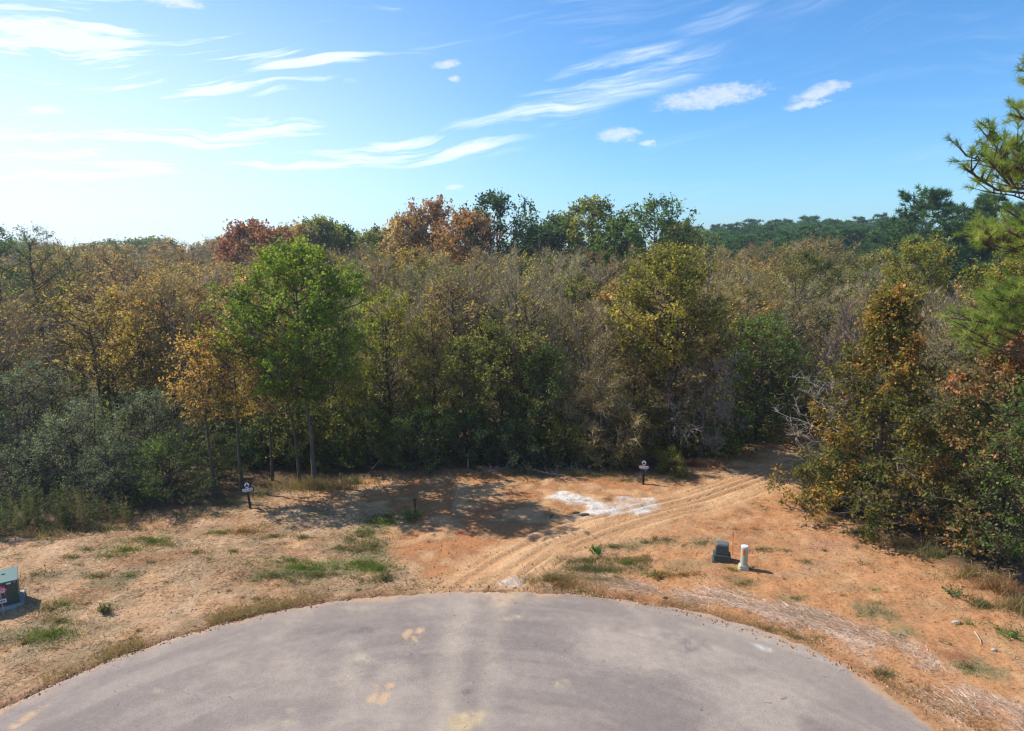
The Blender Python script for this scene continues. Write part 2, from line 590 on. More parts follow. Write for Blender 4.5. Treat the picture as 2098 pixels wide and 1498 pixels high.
def build_ground():
    def axis(lo, hi, step, far_lo, far_hi, g=1.22):
        a = list(np.arange(lo, hi + 1e-6, step))
        d = step
        while a[-1] < far_hi:
            d *= g
            a.append(a[-1] + d)
        d = step
        while a[0] > far_lo:
            d *= g
            a.insert(0, a[0] - d)
        return np.array(a)
    xs = axis(-24, 24, .132, -640, 640)
    ys = axis(13, 41, .12, -200, 680)
    X, Y = np.meshgrid(xs, ys)
    r = np.hypot(X - RC[0], Y - RC[1])
    th = np.arctan2(Y - RC[1], X - RC[0])
    d_road = r - road_radius(th)                     # >0 outside the asphalt
    EL = gp(*EDGE_LEFT)
    ER = gp(*EDGE_RIGHT)
    dl, _ = poly_dist(X, Y, EL)
    dr, _ = poly_dist(X, Y, ER)
    wood = np.concatenate([EL, [[45, 60], [80, 400], [-400, 400], [-200, 20]]])
    woodr = np.concatenate([ER, [[200, 0], [200, 200], [60, 200]]])
    inl = in_poly(X, Y, wood)
    inr = in_poly(X, Y, woodr)
    far = (Y > 60) | (np.abs(X) > 70)
    wl = np.where(inl, 1, -1) * dl
    wr = np.where(inr, 1, -1) * dr
    wd = np.maximum(wl, wr)
    wd = np.where(far, 30, wd) + 1.1 * (fbm(X, Y, .6, 3) - .5)
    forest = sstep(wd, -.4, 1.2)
    # driveway strip
    dL, aL = poly_dist(X, Y, DRIVE_L)
    dR, _ = poly_dist(X, Y, DRIVE_R)
    wid = 3.0
    frac = dL / (dL + dR + 1e-6)
    strip = in_poly(X, Y, np.concatenate([DRIVE_L, DRIVE_R[::-1]]))
    dstrip = np.where(strip, 1, -1) * np.minimum(dL, dR)
    drive = sstep(dstrip + .9 * (fbm(X, Y, 1.2, 8) - .5), -.8, .1)
    openclay = in_poly(X, Y, gp((810, 1140), (870, 1190), (1090, 1200), (1270, 1100), (1480, 1050), (1640, 960), (1660, 900), (1300, 960), (1000, 965), (800, 975), (700, 985), (560, 1022), (760, 1040)))
    dclay, _ = poly_dist(X, Y, np.concatenate([gp((810, 1140), (870, 1190), (1090, 1200), (1270, 1100), (1480, 1050), (1640, 960), (1660, 900), (1300, 960), (1000, 965), (800, 975), (700, 985), (560, 1022), (760, 1040), (810, 1140))]))
    oc = sstep(np.where(openclay, 1, -1) * dclay + 1.2 * (fbm(X, Y, .9, 21) - .5), -.35, .5)
    n_big = fbm(X, Y, .35, 31)
    n_mid = fbm(X, Y, 1.3, 41)
    n_fin = fbm(X, Y, 4.5, 51, 3)
    right = sstep(X - (Y - 20) * .25, 1.0, 4.5)
    # left verge: dry straw; right verge: orange clay with a pale raked band
    colr = STRAW * (1 - right[..., None]) + (CLAY * .88 + SAND * .12) * right[..., None]
    f = (sstep(n_mid, .40, .62) * (1 - .55 * right))[..., None]
    colr = colr * (1 - .55 * f) + (.6 * CLAY + .4 * STRAW) * .55 * f
    f = (sstep(n_big * .6 + n_fin * .4, .52, .68) * .55)[..., None]
    colr = colr * (1 - f) + CLAY_RED * f * 1.0
    f = (sstep(fbm(X, Y, 2.0, 77, 4), .56, .72) * .5)[..., None]
    colr = colr * (1 - f) + SAND * f
    f = (sstep(fbm(X, Y * 1.5, .75, 203, 5, .6), .48, .62) * (.5 - .38 * right))[..., None]
    colr = colr * (1 - f) + np.array((.215, .15, .085)) * f
    f = (sstep(fbm(X, Y * 1.4, 1.9, 233, 4, .6), .53, .68) * (.42 - .2 * right))[..., None]
    colr = colr * (1 - f) + np.array((.20, .165, .085)) * f
    # raked straw band along the right kerbless edge
    bc = .95 + .75 * sstep(th, 1.3, .5)
    bw = .35 + .65 * sstep(th, 1.3, .6)
    band = sstep(np.abs(d_road - bc + .9 * (fbm(X, Y, .7, 5) - .5)), bw * 1.25, bw * .55) * sstep(th, 1.40, 1.2) * sstep(fbm(X, Y, .6, 55), .28, .5)
    streak = fbm(th * 13.76 * .6, d_road * 5, 1.0, 13, 4)
    f = (band * sstep(streak, .36, .62) * .75)[..., None]
    colr = colr * (1 - f) + PALE * f
    # clay
    f = oc[..., None]
    c2 = CLAY * (1 - .72 * sstep(n_mid, .28, .6)[..., None]) + SAND * .72 * sstep(n_mid, .35, .7)[..., None]
    c2 = c2 * (1 - .35 * sstep(n_big, .52, .72)[..., None]) + CLAY_RED * 1.08 * .35 * sstep(n_big, .52, .72)[..., None]
    colr = colr * (1 - f) + c2 * f
    f = (drive * (.8 + .2 * sstep(n_mid, .3, .6)))[..., None]
    colr = colr * (1 - f) + (SAND * 1.06 + CLAY * .04) * f
    # relief
    Z = .035 * (fbm(X, Y, .5, 61) - .5) * 2 + .035 * (n_mid - .5) + .03 * (n_fin - .5)
    rough_l = sstep(d_road, .5, 2.5) * (1 - drive)
    Z = Z + rough_l * .10 * (fbm(X, Y, 1.5, 71, 5, .62) - .5) * 2
    bank = in_poly(X, Y, gp((0, 1120), (0, 1190), (220, 1150), (420, 1100), (380, 1070), (180, 1095)))
    ridge = fbm((X * .97 + Y * .22) * .35, (Y * .97 - X * .22) * 2.2, 1.0, 91, 3)
    Z = Z + np.where(bank, .16 * (ridge - .5), 0)
    rut = np.zeros_like(X)
    rng = np.random.RandomState(5)
    for fr in (.03, .08, .13, .18, .24, .30, .36, .41, .47, .53, .58, .64, .70, .76, .82, .88, .93, .98):
        w = .05 + .05 * rng.rand()
        dist = np.abs(frac - fr - .05 * (vnoise(aL, aL * 0 + fr * 40, .35, 7) - .5)) * (dL + dR)
        dist = np.where((np.minimum(dL, dR) < 3.2), dist, 9)
        fade = sstep(vnoise(aL, aL * 0 + fr * 91, .28, 19), .22, .5)
        g = np.exp(-(dist / w) ** 2) * fade * sstep(dstrip, -.6, .1)
        rut = rut + g * (.6 + .5 * rng.rand())
        Z = Z - .075 * g + .04 * np.exp(-((dist - 2.2 * w) / w) ** 2) * fade * sstep(dstrip, -.5, .2)
    f = np.clip(rut * .5, 0, .7)[..., None]
    colr = colr * (1 - f) + CLAY * .62 * f
    # white spill of lime and the small one at the road end
    sp = gp((1122, 1020), (1150, 1008), (1178, 1012), (1215, 1020), (1240, 1030), (1290, 1018), (1335, 1020), (1350, 1040), (1310, 1054), (1270, 1050), (1195, 1060),
            (1180, 1054), (1215, 1044), (1200, 1036), (1165, 1030))
    ins = in_poly(X, Y, sp)
    ds, _ = poly_dist(X, Y, np.concatenate([sp, sp[:1]]))
    sf = np.where(ins, 1, -1) * ds + .08 + .34 * (fbm(X * .7 + Y * .3, Y * 1.4, 1.7, 101, 4, .6) - .5) * 2
    spill = sstep(sf, -.10, .16) * (.35 + .65 * sstep(fbm(X * .8 + Y * .3, Y * 1.6, 3.2, 77, 4, .65), .34, .52))
    spill = spill * (1 - .55 * ellipse(X, Y, 1292, 1034, .95, .75, 0, 3, .5))
    f = np.clip(spill, 0, 1)[..., None]
    colr = colr * (1 - f) + WHITE * f
    Z = Z + .03 * np.clip(spill, 0, 1) * (.5 + fbm(X, Y, 3, 8))
    f = (ellipse(X, Y, 1052, 1194, .5, .28, 0, 7) * .6)[..., None]
    colr = colr * (1 - f) + WHITE * .9 * f
    for (px, py, rx, ry) in ((1178, 1052, .22, .12), (1197, 1056, .25, .14), (1213, 1058, .15, .1), (1202, 1028, .14, .10), (1240, 1024, .3, .08)):
        f = (ellipse(X, Y, px, py, rx, ry, 0, int(px)) * .8)[..., None]
        colr = colr * (1 - f) + np.array((.10, .055, .03)) * f
    # low worn patches of dormant turf and moss, bare red scars
    for (px, py, rx, ry, c, a) in ((1790, 1255, .6, .45, (.16, .15, .07), .8), (1625, 1225, .45, .3, (.2, .17, .08), .7), (1665, 1262, .4, .3, (.2, .18, .09), .7),
                                   (1850, 1300, .5, .35, (.22, .19, .09), .7), (1985, 1365, .45, .4, (.2, .18, .085), .85), (1960, 1345, .4, .3, (.3, .12, .06), .8),
                                   (1510, 1190, .45, .35, (.24, .17, .08), .7), (1880, 1270, .35, .2, (.3, .15, .09), .6), (1640, 1175, .7, .3, (.34, .22, .13), .6),
                                   (1680, 1155, .8, .3, (.32, .2, .12), .6), (2040, 1385, .4, .25, (.22, .19, .09), .7), (1730, 1205, .5, .22, (.25, .2, .1), .5),
                                   (1440, 1110, .9, .4, (.27, .2, .11), .6), (1290, 1165, 1.7, .45, (.27, .18, .09), .7), (1420, 1160, 1.2, .4, (.30, .2, .1), .6), (1350, 1110, 1.0, .3, (.24, .18, .09), .65), (1130, 1190, 1.0, .35, (.26, .17, .08), .75), (1190, 1150, 1.0, .4, (.24, .16, .08), .7), (1250, 1125, .8, .3, (.25, .17, .09), .7), (770, 1130, .7, .9, (.2, .18, .08), .6), (790, 1075, 1.0, .5, (.19, .17, .08), .6), (700, 1170, 1.2, .5, (.22, .2, .1), .6), (1320, 1115, .6, .25, (.2, .16, .08), .7), (1700, 1120, 1.2, .5, (.36, .2, .13), .6),
                                   (230, 1195, .8, .5, (.2, .17, .09), .6), (330, 1145, 1.2, .5, (.3, .15, .07), .6), (520, 1085, 1.0, .45, (.34, .2, .09), .7),
                                   (170, 1225, .8, .4, (.3, .16, .08), .6), (620, 1170, 1.3, .5, (.17, .18, .07), .7), (750, 1150, .8, .6, (.2, .19, .09), .6),
                                   (60, 1300, 1.3, .8, (.2, .18, .1), .75), (120, 1180, .9, .4, (.24, .2, .12), .6), (1180, 1175, 1.0, .4, (.28, .19, .09), .7)):
        f = (ellipse(X, Y, px, py, rx, ry, rng.rand() * .4, int(px + py), .8, .5) * a)[..., None]
        colr = colr * (1 - f) + np.array(c) * f
    # strip of leaf and straw caught along the asphalt edge
    f = (sstep(d_road, .75, .1) * (.4 + .5 * sstep(fbm(X, Y, 2.2, 15), .4, .6)) * (1 - .8 * drive))[..., None]
    colr = colr * (1 - f) + np.array((.25, .13, .065)) * f
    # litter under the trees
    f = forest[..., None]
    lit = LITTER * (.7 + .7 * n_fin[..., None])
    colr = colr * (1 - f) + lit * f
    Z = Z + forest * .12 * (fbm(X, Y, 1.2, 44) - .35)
    Z = np.where(far, 0, Z)
    # the asphalt bed
    under = sstep(d_road, .06, -.10)
    lip = np.exp(-((d_road - .12) / .14) ** 2) * .035 * (.4 + fbm(X, Y, 2.2, 23))
    Z = (Z * sstep(d_road, 0, .5) + .012 + lip * (1 - .5 * drive)) * (1 - under) - .09 * under
    GRID.update(xs=xs, ys=ys, Z=Z, wd=wd, d_road=d_road, drive=np.maximum(drive, oc), band=band)
    ny, nx = X.shape
    idx = np.arange(nx * ny).reshape(ny, nx)
    F = np.stack([idx[:-1, :-1], idx[:-1, 1:], idx[1:, 1:], idx[1:, :-1]], -1).reshape(-1, 4)
    g = Geo()
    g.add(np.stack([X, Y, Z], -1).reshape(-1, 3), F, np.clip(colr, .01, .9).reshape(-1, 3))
    m, b, out = mat_new('soil')
    a = b.n('ShaderNodeAttribute')
    a.attribute_name = 'Col'
    geo = b.n('ShaderNodeNewGeometry')
    pos = geo.outputs['Position']
    px, py, pz = b.sep(pos)
    n1 = b.noise(pos, 9, 6, .68)
    n2 = b.noise(pos, 42, 4, .7)
    fib = b.noise(b.xyz(b.m('MULTIPLY', b.m('ADD', px, b.m('MULTIPLY', py, .35)), 5), b.m('MULTIPLY', b.m('SUBTRACT', py, b.m('MULTIPLY', px, .35)), 28), 0), 1, 4, .7, 1.2)
    k = b.m('ADD', b.m('ADD', b.m('MULTIPLY', n1, 1.35), b.m('MULTIPLY', n2, .95)), b.m('ADD', -.50, b.m('MULTIPLY', fib, .6)))
    c = b.mix(1.0, a.outputs['Color'], b.xyz(k, k, k), 'MULTIPLY')
    spk = b.ss(b.m('ADD', b.m('MULTIPLY', n2, .6), b.m('MULTIPLY', n1, .4)), .585, .64)
    c = b.mix(b.m('MULTIPLY', spk, .6), c, (.13, .065, .03, 1))
    pale = b.ss(b.noise(pos, 30, 3, .6, .5), .66, .74)
    c = b.mix(b.m('MULTIPLY', pale, .35), c, (.62, .48, .34, 1))
    p = b.n('ShaderNodeBsdfPrincipled')
    p.inputs['Roughness'].default_value = .95
    p.inputs['Specular IOR Level'].default_value = .1
    b.put(p.inputs['Base Color'], c)
    bp = b.n('ShaderNodeBump')
    bp.inputs['Strength'].default_value = .85
    bp.inputs['Distance'].default_value = .06
    b.put(bp.inputs['Height'], b.m('ADD', b.m('MULTIPLY', n1, .9), b.m('MULTIPLY', n2, .4)))
    b.put(p.inputs['Normal'], bp.outputs[0])
    b.put(out.inputs[0], p.outputs[0])
    o = g.obj('ground', m, smooth=True, kind='structure')
    return o


def build_road():
    ths = np.concatenate([np.linspace(R(-8), R(188), 700), np.linspace(R(188), R(352), 70)[1:-1]])
    fr = np.concatenate([[0.0, .2], np.linspace(.45, 1, 88)])
    TH, FR = np.meshgrid(ths, fr)
    RAD = road_radius(TH) * FR
    X = RC[0] + RAD * np.cos(TH)
    Y = RC[1] + RAD * np.sin(TH)
    base = np.array((.266, .217, .186))
    dusty = np.array((.375, .312, .255))
    dark = np.array((.198, .165, .147))
    n1 = fbm(X, Y, .22, 3, 4)
    n2 = fbm(X * .5 + Y * .2, Y * 1.2, .6, 17, 4)
    c = np.repeat(base[None, None], X.shape[0], 0).repeat(X.shape[1], 1)
    f = sstep(n1 * .6 + n2 * .4, .42, .62)[..., None] * .75
    c = c * (1 - f) + dark * f
    f = sstep(fbm(X, Y, .35, 29, 4), .48, .66)[..., None] * .6
    c = c * (1 - f) + dusty * f
    # sweeping tyre arcs that follow the turning circle
    arc = fbm(TH * 3.0, RAD * 2.1, 1.0, 37, 4)
    f = (sstep(arc, .46, .62) * .34)[..., None]
    c = c * (1 - f) + dark * .86 * f
    f = (sstep(fbm(TH * 5.0 + 4, RAD * 3.4, 1.0, 83, 4), .55, .7) * .25)[..., None]
    c = c * (1 - f) + dusty * f
    # pale dusty wheel path leading to the drive
    for (pts, w, a) in ((gp((960, 1216), (935, 1300), (915, 1400), (905, 1500)), .42, .6), (gp((1030, 1216), (1010, 1300), (1000, 1400), (1000, 1500)), .3, .35),
                        (gp((720, 1330), (715, 1400)), .32, .35), (gp((1290, 1240), (1340, 1290)), .2, .3), (gp((640, 1240), (560, 1310)), .35, .35)):
        d, _ = poly_dist(X, Y, pts)
        f = (np.exp(-(d / w) ** 2) * a * (.4 + 1.0 * fbm(X, Y, 1.5, 5)))[..., None]
        c = c * (1 - f) + np.array((.40, .33, .26)) * f
    f = (sstep(RAD / road_radius(TH), .955, 1.0) * (.25 + .6 * sstep(fbm(X, Y, 1.4, 61), .4, .65)))[..., None]
    c = c * (1 - f) + np.array((.36, .27, .2)) * f
    dd = road_radius(TH) - RAD
    f = (sstep(.02 + .62 * np.clip(fbm(X, Y, .9, 66, 5, .6) - .36, 0, 1) * (1 + 1.2 * sstep(np.abs(TH - 1.62), .35, .1)), dd - .08, dd + .05) * .8)[..., None]
    c = c * (1 - f) + np.array((.42, .27, .16)) * f
    for k, (px, py, rx, ry, ang, col, a) in enumerate((
            (1030, 1222, .75, .32, -.3, (.52, .37, .22), .95), (1022, 1236, .4, .35, .0, (.5, .36, .22), .9), (730, 1250, .5, .22, .3, (.4, .33, .22), .6), (900, 1218, .9, .16, 0, (.42, .3, .2), .7),
            (735, 1355, .26, .2, .4, (.46, .40, .28), .8), (715, 1385, .3, .3, 0, (.42, .36, .26), .6), (960, 1478, .36, .28, .3, (.56, .43, .22), .95), (948, 1488, .3, .2, 0, (.5, .36, .16), .8),
            (1150, 1404, .22, .12, 0, (.5, .4, .25), .85), (1040, 1270, .18, .09, 0, (.55, .42, .26), .9), (1062, 1265, .14, .07, 0, (.5, .42, .3), .7),
            (1230, 1290, .2, .1, 0, (.42, .35, .27), .7), (1330, 1370, .22, .1, 0, (.4, .33, .26), .7), (1560, 1328, .22, .10, -.7, (.7, .68, .66), .75),
            (750, 1294, .38, .17, 0, (.12, .11, .12), .7), (1400, 1322, .62, .40, 0, (.13, .12, .12), .6), (953, 1422, .16, .08, 0, (.11, .075, .055), .85),
            (1165, 1316, .10, .06, 0, (.45, .4, .33), .6), (465, 1365, .3, .16, 0, (.42, .35, .25), .5), (325, 1418, .16, .08, -.4, (.42, .34, .24), .7), (590, 1358, .16, .09, 0, (.44, .35, .22), .5),
            (590, 1458, .14, .08, 0, (.44, .36, .22), .5), (575, 1486, .3, .12, .2, (.44, .37, .24), .6), (1120, 1270, .9, .1, 0, (.4, .33, .25), .4), (1410, 1300, .4, .12, 0, (.34, .28, .22), .4),
            (860, 1246, .5, .15, 0, (.38, .3, .2), .55), (180, 1405, .16, .12, .3, (.36, .28, .18), .4), (1690, 1430, .4, .1, -.6, (.36, .30, .26), .45), (640, 1275, .45, .16, .3, (.4, .33, .23), .5))):
        f = (ellipse(X, Y, px, py, rx, ry, ang, k * 5 + 2, .85, .75) * a * (.35 + .75 * sstep(fbm(X, Y, 5.5, k * 3 + 1, 3, .6), .32, .62)))[..., None]
        col = np.array(col) * .62 + base * (.42 if np.mean(col) > .2 else .2)
        c = c * (1 - f) + np.array(col) * f
    # printed tyre treads of orange mud
    for (p0, p1) in (((825, 1312), (838, 1296)), ((848, 1316), (862, 1292)), ((760, 1438), (772, 1412)), ((783, 1442), (800, 1408)), ((30, 1490), (90, 1448))):
        a0, a1 = gp(p0)[0], gp(p1)[0]
        d, s_ = poly_dist(X, Y, np.array([a0, a1]))
        f = (sstep(d, .16, .06) * sstep(fbm(X, Y, 6, 3, 3), .35, .55) * .85)[..., None]
        c = c * (1 - f) + np.array((.5, .33, .19)) * f
    Z = .022 + .012 * (1 - FR ** 2) * 4 + .004 * (n1 - .5) - .02 * sstep(FR, .992, 1.0)
    nr, na = X.shape
    idx = np.arange(nr * na).reshape(nr, na)
    nxt = np.roll(idx, -1, 1)
    F = np.stack([idx[:-1], idx[1:], nxt[1:], nxt[:-1]], -1).reshape(-1, 4)
    F = F[na:] if False else F
    g = Geo()
    g.add(np.stack([X, Y, Z], -1).reshape(-1, 3), F, c.reshape(-1, 3))
    m, b, out = mat_new('asphalt')
    a = b.n('ShaderNodeAttribute')
    a.attribute_name = 'Col'
    geo = b.n('ShaderNodeNewGeometry')
    pos = geo.outputs['Position']
    n1 = b.noise(pos, 34, 3, .75)
    n2 = b.noise(pos, 4, 5, .65)
    n3 = b.noise(pos, 130, 2, .6)
    vor = b.n('ShaderNodeTexVoronoi')
    vor.feature = 'DISTANCE_TO_EDGE'
    wob = b.n('ShaderNodeVectorMath')
    wob.operation = 'MULTIPLY_ADD'
    nz = b.n('ShaderNodeTexNoise')
    nz.inputs['Scale'].default_value = 1.1
    nz.inputs['Detail'].default_value = 5
    m.node_tree.links.new(pos, nz.inputs['Vector'])
    m.node_tree.links.new(nz.outputs['Color'], wob.inputs[0])
    wob.inputs[1].default_value = (1.6, 1.6, 0)
    m.node_tree.links.new(pos, wob.inputs[2])
    m.node_tree.links.new(wob.outputs[0], vor.inputs['Vector'])
    vor.inputs['Scale'].default_value = .16
    crack = b.m('MULTIPLY', b.ss(vor.outputs['Distance'], .0035, .0008), b.ss(n2, .5, .62))
    k = b.m('ADD', b.m('ADD', b.m('MULTIPLY', n1, 1.15), b.m('MULTIPLY', n2, .5)), b.m('ADD', -.255, b.m('MULTIPLY', n3, .75)))
    c2 = b.mix(1.0, a.outputs['Color'], b.xyz(k, k, k), 'MULTIPLY')
    c2 = b.mix(b.m('MULTIPLY', b.ss(n3, .68, .75), .35), c2, (.5, .46, .43, 1))
    c2 = b.mix(b.m('MULTIPLY', crack, .6), c2, (.06, .05, .05, 1))
    p = b.n('ShaderNodeBsdfPrincipled')
    p.inputs['Roughness'].default_value = .85
    p.inputs['Specular IOR Level'].default_value = .25
    b.put(p.inputs['Base Color'], c2)
    bp = b.n('ShaderNodeBump')
    bp.inputs['Strength'].default_value = .5
    bp.inputs['Distance'].default_value = .012
    b.put(bp.inputs['Height'], n1)
    b.put(p.inputs['Normal'], bp.outputs[0])
    b.put(out.inputs[0], p.outputs[0])
    return g.obj('road', m, smooth=True, kind='structure')


ground = build_ground()
road = build_road()

# ------------------------------------------------------------------ trees
PAL = {
    'maple': [(.055, .10, .012), (.135, .20, .020), (.25, .30, .038)],
    'greygreen': [(.075, .10, .060), (.14, .175, .10), (.24, .27, .17)],
    'dark': [(.022, .050, .020), (.046, .092, .032), (.09, .145, .048)],
    'green': [(.04, .075, .020), (.09, .145, .032), (.17, .22, .055)],
    'oliveg': [(.065, .085, .022), (.15, .17, .036), (.28, .275, .06)],
    'ygreen': [(.075, .10, .018), (.20, .215, .030), (.37, .33, .055)],
    'olive': [(.095, .085, .032), (.20, .17, .055), (.33, .265, .085)],
    'yellow': [(.16, .135, .030), (.36, .265, .050), (.54, .38, .08)],
    'orange': [(.20, .135, .045), (.38, .24, .070), (.56, .34, .09)],
    'rust': [(.14, .082, .038), (.28, .145, .060), (.40, .20, .08)],
    'tan': [(.19, .135, .066), (.35, .25, .11), (.50, .36, .165)],
    'gold': [(.10, .115, .022), (.25, .225, .040), (.45, .36, .075)],
    'orgreen': [(.055, .070, .015), (.135, .128, .026), (.42, .21, .05)],
    'redgreen': [(.06, .085, .026), (.17, .135, .045), (.46, .19, .085)],
    'redbrown': [(.15, .075, .048), (.28, .125, .075), (.40, .185, .105)],
    'pine': [(.034, .078, .026), (.070, .140, .042), (.125, .205, .06)],
    'pinelit': [(.078, .125, .025), (.165, .22, .045), (.29, .325, .08)],
    'brush': [(.10, .09, .04), (.20, .16, .07), (.33, .25, .12)],
}
TWIG_GREY = (.40, .335, .21)
TWIG_TAN = (.40, .31, .165)
TWIG_DARK = (.13, .10, .07)

PROFILE = {
    'round': lambda t: np.sqrt(np.clip(1 - (2 * t - .92) ** 2 / 1.18, 0.02, 1)),
    'cone': lambda t: .05 + 1.03 * np.clip(1.02 - t, 0, 1) ** .9 * np.clip(.8 + 1.6 * t, 0, 1),
    'bush': lambda t: np.sqrt(np.clip(1 - (t * 1.0) ** 2.2, .03, 1)) * (.82 + .18 * np.minimum(t * 4, 1)),
    'vase': lambda t: .25 + .75 * np.sin(np.clip(t * 1.05 + .1, 0, 1) * np.pi * .86),
    'oval': lambda t: np.sqrt(np.clip(1 - (2 * t - 1) ** 2, .05, 1)) ** .8,
    'flat': lambda t: np.clip(.35 + t * 1.1, 0, 1) * np.sqrt(np.clip(1.06 - t ** 4, .1, 1)),
}


def unit(v):
    return v / (np.linalg.norm(v, axis=-1, keepdims=True) + 1e-9)


def pal_col(pal, s_):
    P = np.array(PAL[pal])
    s_ = np.clip(s_, 0, .9999) * (len(P) - 1)
    i = np.floor(s_).astype(int)
    f = (s_ - i)[:, None]
    return P[i] * (1 - f) + P[np.minimum(i + 1, len(P) - 1)] * f


def grow(seed, H, rad, cb=.3, prof='round', limbs=34, sec=6, tw=6, lf=9, leaf=.12, pal='green', twig=.55, rise=.55, grad=0., bark=(.085, .068, .054),
         twigc=TWIG_DARK, lean=(0, 0), stems=1, wob=.03, up=.35, bias=0., trunk_r=None, droop=.0, wide=.62, uneven=.25, dead=0., limb_r=1.0, outer=.75):
    """one broadleaf tree or bush: returns (wood Geo, crown Geo). rad = crown radius, cb = crown base as a share of the height"""
    rs = np.random.RandomState(seed)
    wood, crown = Geo(), Geo()
    tr = trunk_r or (.016 * H + .02)
    K = 9
    zt = np.linspace(0, 1, K)
    stem_paths = []
    for s_ in range(stems):
        a = rs.rand() * 6.28
        off = np.array([math.cos(a), math.sin(a)]) * (.0 if stems == 1 else .12 * rad + .05)
        ln = np.array(lean) + (0 if stems == 1 else off / rad * .9 * rad * rs.uniform(.3, .9))
        jx = np.cumsum(rs.normal(0, wob * H / K * 1.6, (K, 2)), 0)
        jx -= jx[0]
        top = H * (.93 if s_ == 0 else rs.uniform(.6, .9))
        xy = off + jx + np.outer(zt ** 1.4, ln)
        stem_paths.append(np.c_[xy, zt * (top + .15) - .15])
    SPth = np.array(stem_paths)
    rr = tr * (1 - .88 * zt)[None] * np.ones((stems, 1)) * (1 if stems == 1 else .6)
    rr[:, 0] *= 1.35
    wood.tubes(SPth, rr, 7, np.array(bark) * rs.uniform(.9, 1.1))
    # limbs
    n = limbs
    t = (np.arange(n) + rs.rand(n)) / n
    t = t ** .85
    zc = H * (cb + (1 - cb) * t)
    az = np.arange(n) * 2.39996 + rs.uniform(0, 6.28) + rs.normal(0, .3, n)
    ph = rs.uniform(0, 6.28, 3)
    irr = 1 + uneven * np.sin(2 * az + ph[0] + 3 * t) + uneven * .8 * np.sin(3 * az + ph[1] - 5 * t)
    Rl = 1.12 * rad * PROFILE[prof](t) * rs.uniform(.5, 1.0, n) ** .6 * np.clip(irr, .55, 1.25)
    Rl = np.maximum(Rl, .12 * rad)
    za = np.clip(zc - Rl * rise * rs.uniform(.7, 1.3, n), .12 * H if cb > .1 else .05 * H, .9 * H)
    sid = rs.randint(0, stems, n)
    tt = np.clip(za / (SPth[sid, -1, 2]), 0, .97) * (K - 1)
    i0 = np.floor(tt).astype(int)
    fr = (tt - i0)[:, None]
    A = SPth[sid, i0] * (1 - fr) + SPth[sid, np.minimum(i0 + 1, K - 1)] * fr
    B = A + np.c_[np.cos(az) * Rl, np.sin(az) * Rl, zc - za]
    mid = A + (B - A) * .5 + np.c_[np.zeros((n, 2)), -(zc - za) * .16 + Rl * droop]
    u = np.linspace(0, 1, 6)[None, :, None]
    LP = A[:, None] * (1 - u) ** 2 + 2 * mid[:, None] * u * (1 - u) + B[:, None] * u ** 2
    LP[:, 1:] += rs.normal(0, 1, (n, 5, 3)) * (Rl * .035)[:, None, None]
    llen = np.linalg.norm(B - A, axis=1)
    lr = np.clip(.012 * llen + .012, .014, tr * .7) * limb_r
    wood.tubes(LP, lr[:, None] * np.linspace(1, .28, 6)[None], 5, np.array(bark) * 1.05)
    # secondaries
    m = n * sec
    li = np.repeat(np.arange(n), sec)
    us = .28 + .72 * rs.rand(m) ** outer
    q = us * 5
    j0 = np.minimum(np.floor(q).astype(int), 4)
    f = (q - j0)[:, None]
    S0 = LP[li, j0] * (1 - f) + LP[li, j0 + 1] * f
    T = unit(LP[li, j0 + 1] - LP[li, j0])
    rv = unit(rs.normal(size=(m, 3)))
    Dn = unit(T * .75 + rv * .8 + np.array([0, 0, up]))
    sl = np.maximum(.35 * llen[li], min(.45, .13 * rad)) * rs.uniform(.5, 1.15, m) * (1.15 - .45 * us)
    S2 = S0 + Dn * sl[:, None] + np.array([0, 0, 1]) * (up * .25 * sl)[:, None]
    S1 = S0 + Dn * (sl * .5)[:, None] + rs.normal(0, .05, (m, 3)) * sl[:, None]
    SPp = np.stack([S0, S1, S2], 1)
    wood.tubes(SPp, (lr[li] * .42)[:, None] * np.array([1, .7, .3])[None] + .002, 3, np.array(twigc))
    # twigs
    k = m * tw
    mi = np.repeat(np.arange(m), tw)
    ut = rs.uniform(.15, 1.0, k)
    T0 = np.where((ut < .5)[:, None], S0[mi] + (S1 - S0)[mi] * (ut * 2)[:, None], S1[mi] + (S2 - S1)[mi] * (ut * 2 - 1)[:, None])
    rv = unit(rs.normal(size=(k, 3)))
    Dt = unit(Dn[mi] * .7 + rv * .9 + np.array([0, 0, up]))
    tl = twig * rs.uniform(.5, 1.25, k)
    T1 = T0 + Dt * tl[:, None]
    crown.spikes(T0, T1, (.0045 + .006 * twig) * (1.35 if lf < 2 else 1.0) * rs.uniform(.6, 1.2, k), np.array(twigc) * rs.uniform(.75, 1.25, (k, 1)), 1)
    # leaves
    if lf > 0:
        dens = rs.rand(n) ** .5
        keepl = np.clip(.35 + .9 * dens, 0, 1)
        nl = int(k * lf)
        ti = rs.randint(0, k, nl)
        ti = ti[rs.rand(len(ti)) < keepl[li[mi[ti]]]]
        if dead > 0:
            rel = (T0[ti, 2] / H - cb) / (1 - cb)
            ti = ti[rs.rand(len(ti)) > dead * sstep(rel, .75, .2)]
        nl = len(ti)
        ul = rs.uniform(.1, 1.08, nl)
        Pp = T0[ti] + (T1 - T0)[ti] * ul[:, None] + rs.normal(0, leaf * .35, (nl, 3))
        Pp[:, 2] = np.maximum(Pp[:, 2], .03)
        Dd = unit(rs.normal(size=(nl, 3)) * .9 + Dt[ti] * .5 + np.array([0, 0, -.45]))
        Nn = unit(rs.normal(size=(nl, 3)) * .75 + np.array([0, 0, .9]))
        L = leaf * rs.uniform(.6, 1.35, nl)
        limb_id = li[mi[ti]]
        ln_ = rs.normal(0, .17, n)
        sn_ = rs.normal(0, .12, m)
